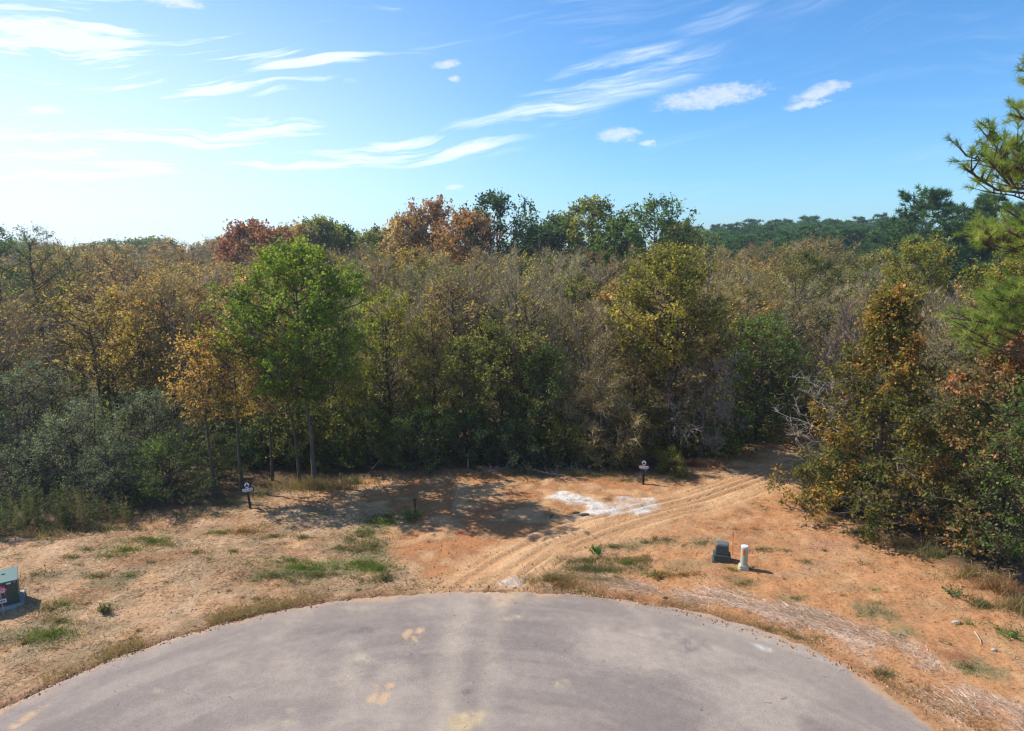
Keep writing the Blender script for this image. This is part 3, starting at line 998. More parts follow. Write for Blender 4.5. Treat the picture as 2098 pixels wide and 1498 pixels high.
        h = np.clip((Pp[:, 2] / H - cb) / (1 - cb), 0, 1)
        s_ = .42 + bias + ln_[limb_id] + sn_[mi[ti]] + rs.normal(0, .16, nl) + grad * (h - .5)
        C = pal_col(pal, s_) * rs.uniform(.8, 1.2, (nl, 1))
        crown.leaves(Pp, Dd, Nn, L, L * wide, C, 0)
    return wood, crown


def grow_pine(seed, H, rad, cb=.35, whorls=16, per=5, tufts=9, nn=16, nl=.22, nw=.012, pal='pine', trunk_r=None, flat=False, rise=.3, reach=None):
    rs = np.random.RandomState(seed)
    wood, crown = Geo(), Geo()
    tr = trunk_r or .017 * H
    K = 9
    zt = np.linspace(0, 1, K)
    j = np.cumsum(rs.normal(0, .005 * H, (K, 2)), 0)
    j -= j[0]
    SPth = np.c_[j, zt * (H + .15) - .15][None]
    wood.tubes(SPth, (tr * (1 - .9 * zt))[None], 8, (.13, .085, .06))
    n = whorls * per
    t = np.repeat((np.arange(whorls) + .5) / whorls, per) + rs.normal(0, .02, n)
    t = np.clip(t, 0, .99)
    za = H * (cb + (1 - cb) * t)
    az = rs.uniform(0, 6.28, n)
    prof = (.35 + .65 * np.sin(np.clip(t * 1.0 + .18, 0, 1) * np.pi * .93)) if flat else (.25 + .75 * np.clip(1.05 - t, 0, 1) ** .75)
    Rl = rad * prof * rs.uniform(.55, 1.1, n)
    if reach is not None:
        az = rs.uniform(-1.5, 1.5, n)
        za = np.r_[za, [r_[0] for r_ in reach]]
    q = np.clip(za / H, 0, .99) * (K - 1)
    i0 = np.floor(q).astype(int)
    fr = (q - i0)[:, None]
    A = SPth[0, i0] * (1 - fr) + SPth[0, np.minimum(i0 + 1, K - 1)] * fr
    ri = rise * (.3 + 1.2 * t) * rs.uniform(.4, 1.4, n)
    off = np.c_[np.cos(az) * Rl, np.sin(az) * Rl, Rl * ri]
    if reach is not None:
        off = np.r_[off, np.array([r_[1] for r_ in reach])]
        n += len(reach)
        Rl = np.linalg.norm(off, axis=1)
    B = A + off
    mid = (A + B) * .5 + np.c_[np.zeros((n, 2)), -Rl * .12]
    u = np.linspace(0, 1, 6)[None, :, None]
    LP = A[:, None] * (1 - u) ** 2 + 2 * mid[:, None] * u * (1 - u) + B[:, None] * u ** 2
    LP[:, 1:] += rs.normal(0, 1, (n, 5, 3)) * (Rl * .03)[:, None, None]
    wood.tubes(LP, (.009 * Rl + .018)[:, None] * np.linspace(1, .3, 6)[None], 5, (.11, .075, .055))
    m = n * tufts
    li = np.repeat(np.arange(n), tufts)
    us = 1 - rs.uniform(0, .72, m) ** 1.3 * (1 if reach is None else np.where(li >= n - len(reach), .42, 1))
    q = us * 5
    j0 = np.minimum(np.floor(q).astype(int), 4)
    f = (q - j0)[:, None]
    S0 = LP[li, j0] * (1 - f) + LP[li, j0 + 1] * f
    T = unit(LP[li, j0 + 1] - LP[li, j0])
    side = rs.normal(size=(m, 3)) * np.array([1, 1, .35])
    Dn = unit(T * .6 + unit(side) * .8 + np.array([0, 0, .35]))
    sl = np.minimum(.32 * Rl[li], 1.1 if reach is None else .6) * rs.uniform(.3, 1.1, m) + .1
    S1 = S0 + Dn * sl[:, None]
    crown.spikes(S0, S1, .012 + .004 * Rl[li], np.array((.10, .07, .05)), 1)
    k = m * nn
    ti = np.repeat(np.arange(m), nn)
    P = S1[ti] - Dn[ti] * (rs.uniform(0, .5, k) * np.minimum(sl[ti], .45))[:, None]
    dv = unit(rs.normal(size=(k, 3)) * .75 + Dn[ti] * .75 + np.array([0, 0, .12]))
    tip = P + dv * (nl * rs.uniform(.7, 1.15, k))[:, None]
    ln_ = rs.normal(0, .15, n)
    tn_ = rs.normal(0, .16, m)
    C = pal_col(pal, .45 + ln_[li[ti]] + tn_[ti] + rs.normal(0, .1, k)) * rs.uniform(.85, 1.15, (k, 1))
    crown.blades(P, tip, nw, C, 0)
    return wood, crown


TRI = [0]


def plant(name, geos, label, cat, loc, rz=0., group=None, leafmat=None, trunk='trunk', scale=1.0):
    wood, crown = geos
    o = thing(name, label, cat, loc, rz, group)
    o.scale = (scale,) * 3
    w = wood.obj(trunk, BARK, o, smooth=True)
    c = crown.obj('crown', [leafmat or LEAF, BARK], o)
    return o


def copy_tree(src, loc, rz, sc, label, group=None, tint=None):
    c = src.copy()
    COL.objects.link(c)
    c.location = loc
    c.rotation_euler = (0, 0, rz)
    c.scale = sc
    c['label'] = label
    if group:
        c['group'] = group
    for ch in src.children:
        d = ch.copy()
        COL.objects.link(d)
        d.parent = c
        if tint is not None and ch.name.startswith('crown'):
            d.color = (*tint, 1)
    return c


def hero(name, px, pytop, y, hw, label, cat='tree', cb_py=None, seed=0, base=None, **kw):
    """place one tree by where its top shows in the survey picture, at depth y"""
    top, dep = at_depth(px, pytop, y)
    H = max(top[2], .8)
    mid, dm = at_depth(px, pytop + hw, y)
    rad = hw / FPX * dm
    if cb_py is not None:
        low, _ = at_depth(px, cb_py, y)
        kw['cb'] = float(np.clip(low[2] / H, .02, .85))
    x = mid[0]
    if base is not None:
        bx = base
        kw['lean'] = (x - bx, 0)
        x = bx
    mt = kw.pop('leafmat', None)
    grp = kw.pop('group', None)
    pine = kw.pop('pine', False)
    g = grow_pine(seed, H, rad, **kw) if pine else grow(seed, H, rad, **kw)
    return plant(name, g, label, cat, (x, y, float(sample('Z', np.array(x), np.array(y)))), 0, grp, mt)


exec_heroes = True
RND = np.random.RandomState(12)
# ---- the front of the wood, west to east
FRONT = dict(bark=(.15, .125, .105))
bush = dict(prof='bush', cb=.03, limbs=60, sec=6, tw=5, lf=6, leaf=.09, twig=.42, rise=.5, stems=4, up=.3, wide=.42, uneven=.22)
hero('bush', 45, 735, 31.5, 115, 'big rounded grey-green bush filling the far end of the thicket', 'bush', seed=11, pal='greygreen', **bush)
hero('bush', 172, 812, 29.3, 112, 'pale grey-green willowy bush standing forward above the tall weeds', 'bush', seed=12, pal='greygreen', **{**bush, 'bias': .12})
hero('bush', 300, 790, 30.2, 105, 'silvery green bush between the willowy bush and the yellow saplings', 'bush', seed=13, pal='greygreen', **bush)
hero('bush', -90, 700, 31.0, 130, 'dense grey-green bush cut by the picture edge', 'bush', seed=14, pal='greygreen', **bush)
hero('bush', 335, 900, 28.2, 85, 'darker green low bush at the foot of the silvery bush', 'bush', seed=15, pal='green', **{**bush, 'limbs': 46})
hero('bush', 235, 905, 27.9, 75, 'dim green bush low behind the tall weeds', 'bush', seed=16, pal='greygreen', **{**bush, 'limbs': 44, 'bias': -.15})
hero('bush', 60, 900, 28.6, 95, 'shaded blue-green bush right behind the tallest weeds', 'bush', seed=17, pal='greygreen', **{**bush, 'limbs': 50, 'bias': -.2})
tall = dict(prof='oval', limbs=36, sec=6, tw=5, lf=8, leaf=.105, rise=.7)
hero('broadleaf_tree', 72, 470, 45, 70, 'tall dark hazy tree with a straight trunk above the grey-green bushes', seed=21, pal='green', cb_py=640, bark=(.07, .06, .055), **{**tall, 'lf': 5})
hero('broadleaf_tree', -10, 450, 47, 60, 'tall dark tree cut by the edge of the picture beside the hazy tree', seed=22, pal='dark', cb_py=700, **{**tall})
hero('broadleaf_tree', 205, 585, 38, 80, 'slender olive-yellow tree with two pale stems behind the bushes', seed=23, pal='yellow', cb_py=760, stems=2, **{**tall, 'lf': 5, 'bias': -.05})
hero('broadleaf_tree', 150, 515, 52, 75, 'orange-brown tree with thin wispy top near the hazy tree', seed=24, pal='tan', cb_py=640, **{**tall, 'lf': 4, 'tw': 8})
hero('broadleaf_tree', 345, 565, 39, 95, 'wide orange tree behind the silvery bush', seed=25, pal='orange', cb_py=740, **{**tall, 'lf': 6, 'limbs': 44})
hero('broadleaf_tree', 285, 655, 36, 65, 'mustard yellow tree tucked under the wide orange tree', seed=26, pal='yellow', cb_py=800, **{**tall, 'lf': 5})
hero('broadleaf_tree', 445, 590, 43, 75, 'brownish orange tree between the wide orange tree and the green maple', seed=27, pal='orange', cb_py=740, **{**tall, 'bias': -.12})
hero('sapling', 408, 692, 28.6, 56, 'slender sapling with orange-yellow crown and bare leaning trunk', seed=31, pal='orange', cb_py=850, base=-13.1,
     **{**tall, 'limbs': 26, 'lf': 7, 'trunk_r': .085, 'dead': .2})
hero('sapling', 470, 678, 29.4, 52, 'slender sapling with mustard leaves beside the orange-yellow one', seed=32, pal='yellow', cb_py=860, base=-12.2,
     **{**tall, 'limbs': 24, 'lf': 6, 'trunk_r': .08, 'dead': .2})
hero('sapling', 545, 730, 30.6, 50, 'thin sapling with dull tan leaves just west of the green maple trunk', seed=33, pal='tan', cb_py=840, **{**tall, 'limbs': 22, 'lf': 5, 'trunk_r': .07})
hero('maple_tree', 617, 512, 30.2, 128, 'large bright green maple rising above the front of the wood', seed=41, pal='maple', cb_py=800, base=-9.1,
     prof='round', limbs=64, sec=7, tw=6, lf=12, leaf=.118, twig=.6, rise=.6, wide=.8, trunk_r=.115, grad=.5, uneven=.2, bark=(.10, .085, .07))
hero('understory_tree', 690, 745, 33, 70, 'yellow-green small tree under the east side of the maple', seed=42, pal='ygreen', cb_py=900, **{**tall, 'lf': 6})
hero('understory_tree', 590, 830, 33, 62, 'dim leafy small tree among the maple trunks', seed=43, pal='oliveg', cb_py=930, **{**tall, 'lf': 5, 'bias': -.15})
hero('broadleaf_tree', 800, 605, 35.5, 92, 'bushy yellow-green tree next to the maple', seed=44, pal='ygreen', cb_py=900, **{**tall, 'limbs': 56, 'lf': 9, 'leaf': .11, 'grad': .4})
hero('broadleaf_tree', 885, 640, 36, 70, 'olive and tan tree half stripped of its leaves', seed=45, pal='olive', cb_py=880, twigc=TWIG_TAN, **{**tall, 'limbs': 42, 'lf': 5, 'tw': 7, 'bias': .1})
hero('broadleaf_tree', 950, 700, 34.3, 66, 'green and olive tree hung with creeper in the middle of the wood front', seed=46, pal='oliveg', cb_py=940, **{**tall, 'limbs': 48, 'lf': 8, 'bias': .1, 'grad': .3})
hero('broadleaf_tree', 1025, 660, 35.0, 80, 'broad dull green tree below the bare grey tree', seed=47, pal='oliveg', cb_py=930, **{**tall, 'limbs': 52, 'lf': 7, 'grad': .4, 'bias': .1})
bare = dict(prof='vase', limbs=38, sec=8, tw=10, lf=.5, leaf=.10, twig=.62, rise=1.0, up=.7, twigc=TWIG_GREY, bark=(.17, .145, .12), uneven=.15, limb_r=.8)
hero('bare_tree', 1060, 525, 37, 125, 'nearly leafless grey tree with a wide fan of twigs in mid wood', seed=51, pal='tan', cb_py=740, **bare)
hero('bare_tree', 950, 535, 40, 80, 'twiggy tree with sparse orange-tan leaves west of the bare fan', seed=52, pal='orange', cb_py=720, **{**bare, 'lf': 1.3})
hero('broadleaf_tree', 1105, 715, 34.6, 72, 'small glossy green tree with a few yellow leaves at the clearing edge', seed=53, pal='green', cb_py=950, **{**tall, 'limbs': 46, 'lf': 7, 'grad': .3})
hero('bare_tree', 1195, 620, 36, 82, 'tan twiggy tree thinning to bare rods above the lime spill', seed=54, pal='tan', cb_py=880, **{**bare, 'lf': 1.0, 'limbs': 44})
hero('bare_tree', 1232, 755, 33.4, 78, 'brown drooping tree with bare tangled branches nearest the sign', seed=55, pal='olive', cb_py=960, **{**bare, 'lf': 1.8, 'up': .1, 'rise': .5, 'twigc': TWIG_TAN})
hero('broadleaf_tree', 1372, 515, 35, 106, 'round golden-green tree standing above the driveway sign', seed=61, pal='gold', cb_py=745, base=8.5,
     prof='round', limbs=58, sec=7, tw=6, lf=8, leaf=.12, twig=.55, rise=.65, wide=.8, trunk_r=.15, grad=-.15, uneven=.16)
hero('bare_tree', 1440, 730, 34.5, 85, 'bare grey tree with long white limbs under the golden-green tree', seed=62, pal='olive', cb_py=900, **{**bare, 'lf': .4, 'up': .05, 'rise': .6, 'tw': 7, 'twigc': (.26, .23, .2)})
hero('broadleaf_tree', 1300, 720, 36.5, 60, 'dull brown-green tree at the side of the golden-green tree', seed=63, pal='olive', cb_py=920, **{**tall, 'lf': 4})
hero('broadleaf_tree', 1558, 655, 37.5, 88, 'dense dark green tree in the bend of the track', seed=64, pal='green', cb_py=930, prof='oval', limbs=60, sec=7, tw=6, lf=8, leaf=.11, twig=.5, rise=.4, grad=.4)
hero('broadleaf_tree', 1535, 590, 41, 55, 'narrow olive tree poking up behind the dark green tree', seed=65, pal='olive', cb_py=760, **{**tall, 'lf': 6})
hero('broadleaf_tree', 1630, 545, 44, 72, 'grey-olive feathery tree behind the bend of the track', seed=66, pal='olive', cb_py=760, **{**tall, 'lf': 5, 'bias': -.12, 'limbs': 44})
hero('broadleaf_tree', 1480, 620, 42, 60, 'olive-brown tree between the golden-green and the dark green tree', seed=67, pal='olive', cb_py=800, **{**tall, 'lf': 4})
hero('bare_tree', 1760, 560, 41, 85, 'bare pale tree whose long rods lean over the track', seed=68, pal='tan', cb_py=780, lean=(1.6, 0), **{**bare, 'lf': .5})
hero('bare_tree', 1745, 640, 35.5, 70, 'pinkish grey leafless tree at the mouth of the track', seed=69, pal='tan', cb_py=880, **{**bare, 'lf': .3, 'twigc': (.22, .17, .155)})
hero('dead_tree', 1695, 765, 28.4, 92, 'dead grey tree with pale bare limbs reaching over the track', seed=70, pal='tan', cb_py=945, base=13.9, prof='vase', limbs=30, sec=6, tw=5, lf=0, twig=.5,
     rise=.25, up=.25, twigc=(.33, .29, .24), bark=(.25, .215, .18), trunk_r=.06, limb_r=.8)
hero('maple_tree', 560, 690, 29.9, 52, 'second slimmer maple with thin yellowing leaves leaning beside the large maple', seed=40, pal='gold', cb_py=820, base=-9.7, **{**tall, 'limbs': 26, 'lf': 6, 'trunk_r': .075})
hero('broadleaf_tree', 1888, 499, 33, 62, 'tree with a flat golden-green cap over bare grey limbs', seed=71, pal='gold', cb_py=640, **{**tall, 'limbs': 34, 'lf': 8, 'bias': -.1, 'bark': (.2, .175, .15), 'uneven': .15})
hero('broadleaf_tree', 1822, 602, 25.9, 158, 'cone-shaped orange and green tree beside the bare clay bank', seed=72, pal='orgreen', cb_py=1060,
     prof='cone', outer=.62, uneven=.42, bias=.08, limbs=110, sec=8, tw=6, lf=6, leaf=.135, twig=.48, rise=.15, trunk_r=.16, up=.15, grad=.15, bark=(.12, .1, .085))
hero('broadleaf_tree', 2075, 670, 22.6, 128, 'leafy tree with reddish top and glossy green skirt at the edge of the picture', seed=73, pal='redgreen', cb_py=1120,
     leafmat=None, prof='bush', limbs=88, sec=7, tw=6, lf=6.5, leaf=.125, twig=.42, rise=.3, up=.2, grad=.5)
hero('broadleaf_tree', 1975, 680, 27.5, 72, 'thin brownish tree between the orange cone and the reddish tree', seed=74, pal='olive', cb_py=900, twigc=TWIG_GREY, **{**tall, 'lf': 2.5, 'tw': 7})
hero('broadleaf_tree', 2070, 540, 27, 60, 'olive tree with dull gold top behind the pine boughs', seed=75, pal='gold', cb_py=700, **{**tall, 'lf': 7, 'bias': -.12})
hero('bare_tree', 1930, 610, 30.5, 70, 'grey bare tree behind the orange cone-shaped tree', seed=76, pal='tan', cb_py=800, **{**bare, 'lf': .5})
hero('broadleaf_tree', 1705, 930, 27.6, 55, 'low leafy sapling at the turn of the track', seed=77, pal='oliveg', cb_py=1020, **{**tall, 'lf': 5, 'leaf': .1, 'limbs': 26})
hero('broadleaf_tree', 2130, 800, 20.4, 90, 'dark leafy tree mostly outside the picture edge', seed=78, pal='green', cb_py=1150, **{**tall, 'lf': 5, 'limbs': 44})

# shrubs and underbrush along the wood edge
shrub = dict(prof='bush', cb=.03, limbs=30, sec=5, tw=5, lf=6, leaf=.075, twig=.28, rise=.6, stems=4, up=.5, wide=.4)
hero('shrub', 1692, 985, 27.3, 48, 'bright green feathery shrub at the inside of the track bend', 'shrub', seed=81, pal='ygreen', **{**shrub, 'bias': -.1})
hero('shrub', 1378, 925, 31.6, 36, 'yellow-green shrub beside the driveway sign', 'shrub', seed=82, pal='ygreen', **{**shrub, 'bias': -.12})
hero('shrub', 440, 905, 30.5, 60, 'shaded brushy shrub behind the sapling trunks', 'shrub', seed=83, pal='oliveg', **{**shrub, 'bias': -.2})
SHADE = ['dim green undergrowth shrub behind the maple trunks', 'dark shrub next to the yellow-green tree foot', 'green shrub with pale stems at the clearing edge',
         'dark leafy shrub under the broad dull green tree', 'tangled dark shrub above the broken branches', 'low dark shrub near the lime spill', 'brown-green shrub behind the driveway sign',
         'dark shrub at the foot of the golden-green tree', 'low shrub in shade by the bend of the track', 'dull green shrub at the start of the track',
         'dark shrub in the gap behind the orange and green cone', 'dark shrub between the cone and the reddish tree', 'dark shrub filling the shade behind the reddish tree',
         'dark shrub behind the dead grey tree', 'dark thicket closing the far end of the track', 'dim green thicket on the inner side of the track end',
         'dark shrub behind the western lot sign', 'dark shrub between the two maple trunks', 'dark shrub just east of the maple trunks', 'dark green shrub behind the thin tan sapling']
for i, (px, pt, y, hw, pal) in enumerate(((650, 880, 33.2, 60, 'oliveg'), (760, 850, 32.8, 66, 'green'), (850, 830, 32.8, 70, 'green'), (955, 850, 33.0, 72, 'dark'),
                                          (1060, 860, 33.0, 70, 'dark'), (1160, 870, 33.0, 66, 'oliveg'), (1290, 850, 33.0, 62, 'olive'), (1385, 830, 35.2, 66, 'oliveg'),
                                          (1480, 830, 36.5, 66, 'green'), (1600, 800, 41.0, 62, 'oliveg'),
                                          (1880, 850, 28.8, 74, 'dark'), (1985, 840, 27.2, 78, 'green'), (2080, 800, 25.6, 84, 'dark'), (1775, 850, 31.0, 66, 'dark'), (1668, 740, 41.5, 74, 'dark'), (1720, 770, 38.5, 70, 'oliveg'),
                                          (505, 880, 32.6, 58, 'dark'), (608, 890, 33.4, 56, 'dark'), (715, 880, 33.2, 56, 'green'), (555, 860, 34.0, 60, 'green'))):
    hero('shrub', px, pt, y, hw, SHADE[i], 'shrub', seed=90 + i, pal=pal, **{**shrub, 'limbs': 40, 'lf': 7, 'leaf': .1, 'twig': .4, 'bias': -.1})

# near pine
PX, PY = 17.3, 19.8
rsx = np.random.RandomState(3)
reach = []
for (px, py, nb, sp) in ((1982, 318, 3, .30), (2010, 300, 3, .3), (2040, 330, 3, .35), (2012, 358, 3, .25), (2065, 362, 3, .3), (2075, 300, 2, .3), (2085, 232, 3, .25), (2100, 165, 3, .25),
                         (1972, 482, 3, .22), (2010, 468, 4, .28), (2055, 462, 4, .3), (2095, 485, 4, .3),
                         (1962, 662, 4, .25), (1998, 640, 4, .28), (2040, 612, 4, .28), (2085, 585, 4, .3), (2050, 655, 3, .3), (1975, 690, 2, .2), (2095, 640, 3, .3)):
    for q in range(nb):
        yy = PY + rsx.uniform(-1.3, 1.3)
        tip, _ = at_depth(px + 14, py, yy)
        off = np.array((tip[0] - PX, yy - PY, 0)) + rsx.normal(0, sp * .5, 3)
        rise_ = .16 * abs(off[0]) + .25
        za = tip[2] - rise_ + rsx.normal(0, .12)
        off[2] = rise_ + rsx.normal(0, sp * .35)
        reach.append((za, off))
gpn = grow_pine(7, 20.0, 3.6, cb=.52, whorls=10, per=3, tufts=11, nn=60, nl=.24, nw=.014, pal='pinelit', rise=.45, trunk_r=.2, reach=reach)
plant('pine_tree', gpn, 'tall near pine with long bright needles reaching in from the picture edge', 'pine tree', (PX, PY, 0), 0, None, NEEDLE_LONG)

# ---- the skyline
sky_t = dict(prof='round', limbs=44, sec=6, tw=5, lf=5.5, leaf=.34, twig=.9, rise=.6, uneven=.3)
SKYL = ((518, 462, 74, 50, 'redbrown', 'tall dull red tree on the skyline behind the maple'), (578, 482, 76, 46, 'rust', 'rusty brown tree beside the tall red skyline tree'),
        (612, 470, 84, 34, 'tan', 'small pale brown tree on the skyline above the maple'), (655, 452, 86, 42, 'oliveg', 'grey-green skyline tree east of the red pair'),
        (702, 470, 92, 34, 'pine', 'dark rounded tree on the skyline above the maple shoulder'), (765, 478, 88, 46, 'oliveg', 'olive round tree on the skyline in front of a gap'),
        (832, 446, 80, 58, 'tan', 'brown-tan tree stepping up to the tallest crowns'), (888, 418, 80, 60, 'rust', 'rust brown crown west of the tall dark oak'),
        (950, 440, 72, 58, 'rust', 'thin reddish brown tree in front of the tall dark oak'), (1022, 404, 76, 74, 'dark', 'tall dark green oak, highest crown of the middle skyline'),
        (1092, 470, 80, 42, 'dark', 'low dark crown tucked under the tall dark oak'), (1150, 448, 84, 44, 'green', 'green crown just east of the sky gap'),
        (1212, 414, 80, 62, 'oliveg', 'broad green-brown crown, first of the eastern skyline pair'), (1343, 410, 80, 64, 'green', 'airy green crown with sky showing through, second of the eastern pair'),
        (1272, 455, 76, 50, 'green', 'bright green tree between the eastern skyline pair'), (1395, 462, 88, 36, 'oliveg', 'small olive tree where the distant pines begin'))
for i, (px, pt, y, hw, pal, lab) in enumerate(SKYL):
    hero('skyline_tree', px, pt, y, hw * 1.15, lab, 'tree', cb_py=pt + hw * 2.3, seed=120 + i, pal=pal, **{**sky_t, 'lf': 3.6 if 'airy' in lab or 'thin' in lab else 6, 'group': 'tall trees along the skyline'})
PINES = ((1890, 398, 92, 96, 'big dark pine crown above the far wood'), (2015, 404, 92, 84, 'ragged dark pine just west of the near pine'), (1955, 432, 96, 80, 'lower pine between the big crown and the ragged pine'),
         (1828, 458, 100, 64, 'green pine on the shoulder of the big pine crown'), (2085, 430, 96, 60, 'dark pine behind the near pine boughs'), (1858, 496, 84, 52, 'yellow-green small pine below the big pine crown'),
         (1930, 470, 82, 74, 'dark pine in front of the lower pine'), (1992, 478, 80, 74, 'dark pine standing below the ragged pine'), (2050, 480, 78, 70, 'dark pine low behind the near pine boughs'),
         (1800, 490, 112, 44, 'small dark pine at the end of the distant pinewood'))
for i, (px, pt, y, hw, lab) in enumerate(PINES):
    hero('pine_tree', px, pt, y, hw, lab, 'pine tree', cb_py=pt + hw * 3.0, seed=150 + i, pine=True, leafmat=NEEDLE, pal='pinelit' if 'yellow' in lab else 'pine', whorls=12, per=6, tufts=11, nn=16, nl=.8, nw=.15, flat=i % 2 == 0)

# ---- the body of the wood: a few kinds, copied
KIND = [
    ('bare_tree', dict(pal='olive', lf=.9, tw=11, bias=.15, sec=7, limbs=26, prof='vase', rise=1.0, up=.8, twigc=TWIG_GREY, twig=.8, leaf=.13, bark=(.29, .25, .21), trunk_r=.15), 'leafless grey-brown tree'),
    ('bare_tree', dict(pal='orange', lf=1.1, tw=10, sec=7, limbs=26, prof='vase', rise=.9, up=.7, twigc=TWIG_TAN, twig=.8, leaf=.13, bark=(.26, .22, .18), trunk_r=.14), 'twiggy orange tree'),
    ('bare_tree', dict(pal='olive', lf=1.8, tw=9, bias=.2, sec=7, limbs=26, prof='vase', rise=.9, up=.7, twigc=TWIG_TAN, twig=.75, leaf=.13, bark=(.26, .22, .18), trunk_r=.14), 'twiggy tan tree'),
    ('wood_tree', dict(pal='orange', lf=4, tw=6, sec=6, limbs=28, prof='oval', rise=.7, leaf=.16, bias=-.12), 'orange-brown tree'),
    ('wood_tree', dict(pal='tan', lf=4, tw=6, sec=6, limbs=28, prof='oval', rise=.7, leaf=.16), 'tan leafed tree'),
    ('wood_tree', dict(pal='olive', lf=5, tw=6, sec=6, limbs=30, prof='oval', rise=.6, leaf=.16), 'olive tree'),
    ('wood_tree', dict(pal='oliveg', lf=6, tw=6, sec=6, limbs=30, prof='round', rise=.5, leaf=.17), 'dull green tree'),
    ('wood_tree', dict(pal='yellow', lf=4, tw=6, sec=6, limbs=28, prof='oval', rise=.7, leaf=.16, bias=-.1), 'yellowish tree'),
]
protos = []
for k, (nm, kw, lab) in enumerate(KIND):
    for v in range(2):
        protos.append((k, nm, lab, grow(300 + k * 10 + v, 9.0, 2.3, cb=.35, **kw), []))
spots = []
y = 37.0
row = 0
while y < 150:
    step = 3.5 + (y - 37) * .062
    half = y * .79 + 4
    x = -half + RND.rand() * step
    while x < half:
        spots.append((x + RND.normal(0, .7), y + RND.normal(0, .9)))
        x += step * RND.uniform(.85, 1.25) * 1.25
    y += step * 1.05
TRACK = gp((1640, 990), (1640, 930), (1680, 890))


def clear_of_track(x, y):
    # the track runs off to the north-east behind the dead tree
    a = np.array(TRACK[1])
    d = np.array([.55, .83])
    t = max(0, (x - a[0]) * d[0] + (y - a[1]) * d[1])
    px, py = a + d * min(t, 7)
    return math.hypot(x - px, y - py) > 3.0


WGROUP = 'trees crowding the body of the wood'
count = {}
ZONES = ((300, 'behind the grey-green bushes'), (480, 'behind the orange-yellow saplings'), (760, 'behind the bright green maple'), (960, 'behind the bushy yellow-green tree'),
         (1150, 'behind the bare grey fan'), (1290, 'above the white lime spill'), (1460, 'behind the golden-green tree'), (1640, 'behind the dark green tree'),
         (1850, 'beyond the clay track'), (9999, 'behind the orange cone tree'))
for (x, y) in spots:
    if not clear_of_track(x, y):
        continue
    west = x / (y * .75)
    z = fbm(np.array(x), np.array(y), .06, 5, 3)
    # warm colours gather in the west, bare grey ones in the middle and east
    if west < -.35:
        w = [1.8, 2.4, 2.2, 1.6, 1.8, 1.0, .7, .8]
    elif west < .25:
        w = [2.8, 1.6, 2.8, .5, 1.2, 1.8, 1.8, .6]
    else:
        w = [3.0, 1.7, 2.9, .5, 1.1, 1.8, 1.6, .4]
    w = np.array(w) / sum(w)
    k = int(RND.choice(8, p=w))
    kk, nm, lab, geos, made = protos[k * 2 + RND.randint(2)]
    h = RND.uniform(.86, 1.10) * (8.9 + (.9 if y > 60 else 0)) / 9.0
    if y < 46:
        h *= .92
    h *= .88 + .3 * z
    wx = 1.12 * (1 + max(0, y - 50) * .0055)
    sc = (RND.uniform(.9, 1.25) * wx, RND.uniform(.9, 1.25) * wx, h)
    tint = tuple(np.clip(RND.normal(1, .14) * np.array((1, 1 + RND.normal(0, .06), 1)), .6, 1.4))
    zz = float(sample('Z', np.array(x), np.array(y)))
    loc = (x, y, zz)
    rz = RND.uniform(0, 6.28)
    dep = y * CP + 5 * SP
    pxx = 1049 + FPX * x / dep
    if (pxx > 1815 and y > 48) or (pxx > 1770 and 70 < y):
        continue
    zone = next(t_ for lim, t_ in ZONES if pxx < lim)
    size = ('tall ' if h > 1.0 else 'low ' if h < .88 else '') + ('broad ' if sc[0] > 1.12 * wx else 'narrow ' if sc[0] < .98 * wx else '')
    where = 'in the front rows ' if y < 58 else 'in mid wood ' if y < 95 else 'at the far back '
    label = size + lab + ' ' + where + zone
    if not made:
        o = plant(nm, geos, label, 'tree', loc, rz, WGROUP)
        o.scale = sc
        made.append(o)
    else:
        copy_tree(made[0], loc, rz, sc, label, WGROUP, tint)
    count[nm] = count.get(nm, 0) + 1
print('wood', count)

# undergrowth filling the inside of the wood (nobody could count it)
g = Geo()
rs = np.random.RandomState(77)
n = 620
bx = rs.uniform(-1, 1, n)
by = 33.5 + 60 * rs.rand(n) ** 1.5
bx = bx * (by * .8 + 3)
ok = np.array([clear_of_track(a, b) for a, b in zip(bx, by)]) & ~((bx > 14) & (by < 34))
bx, by = bx[ok], by[ok]
n = len(bx)
per = 110
br = rs.uniform(.8, 1.7, n)
bh = rs.uniform(1.6, 4.2, n)
d = unit(rs.normal(size=(n * per, 3)))
rr_ = rs.rand(n * per) ** .4
P = np.c_[np.repeat(bx, per) + d[:, 0] * rr_ * np.repeat(br, per), np.repeat(by, per) + d[:, 1] * rr_ * np.repeat(br, per),
          np.abs(d[:, 2]) * rr_ * np.repeat(bh, per) + .05]
tn = np.repeat(rs.normal(0, .15, n), per)
C = pal_col('oliveg', .3 + tn + rs.normal(0, .15, len(P)))
L = rs.uniform(.16, .34, len(P))
g.leaves(P, unit(rs.normal(size=P.shape)), unit(rs.normal(size=P.shape) + [0, 0, .8]), L, L * .6, C)
g.obj('undergrowth', LEAF, kind='stuff')

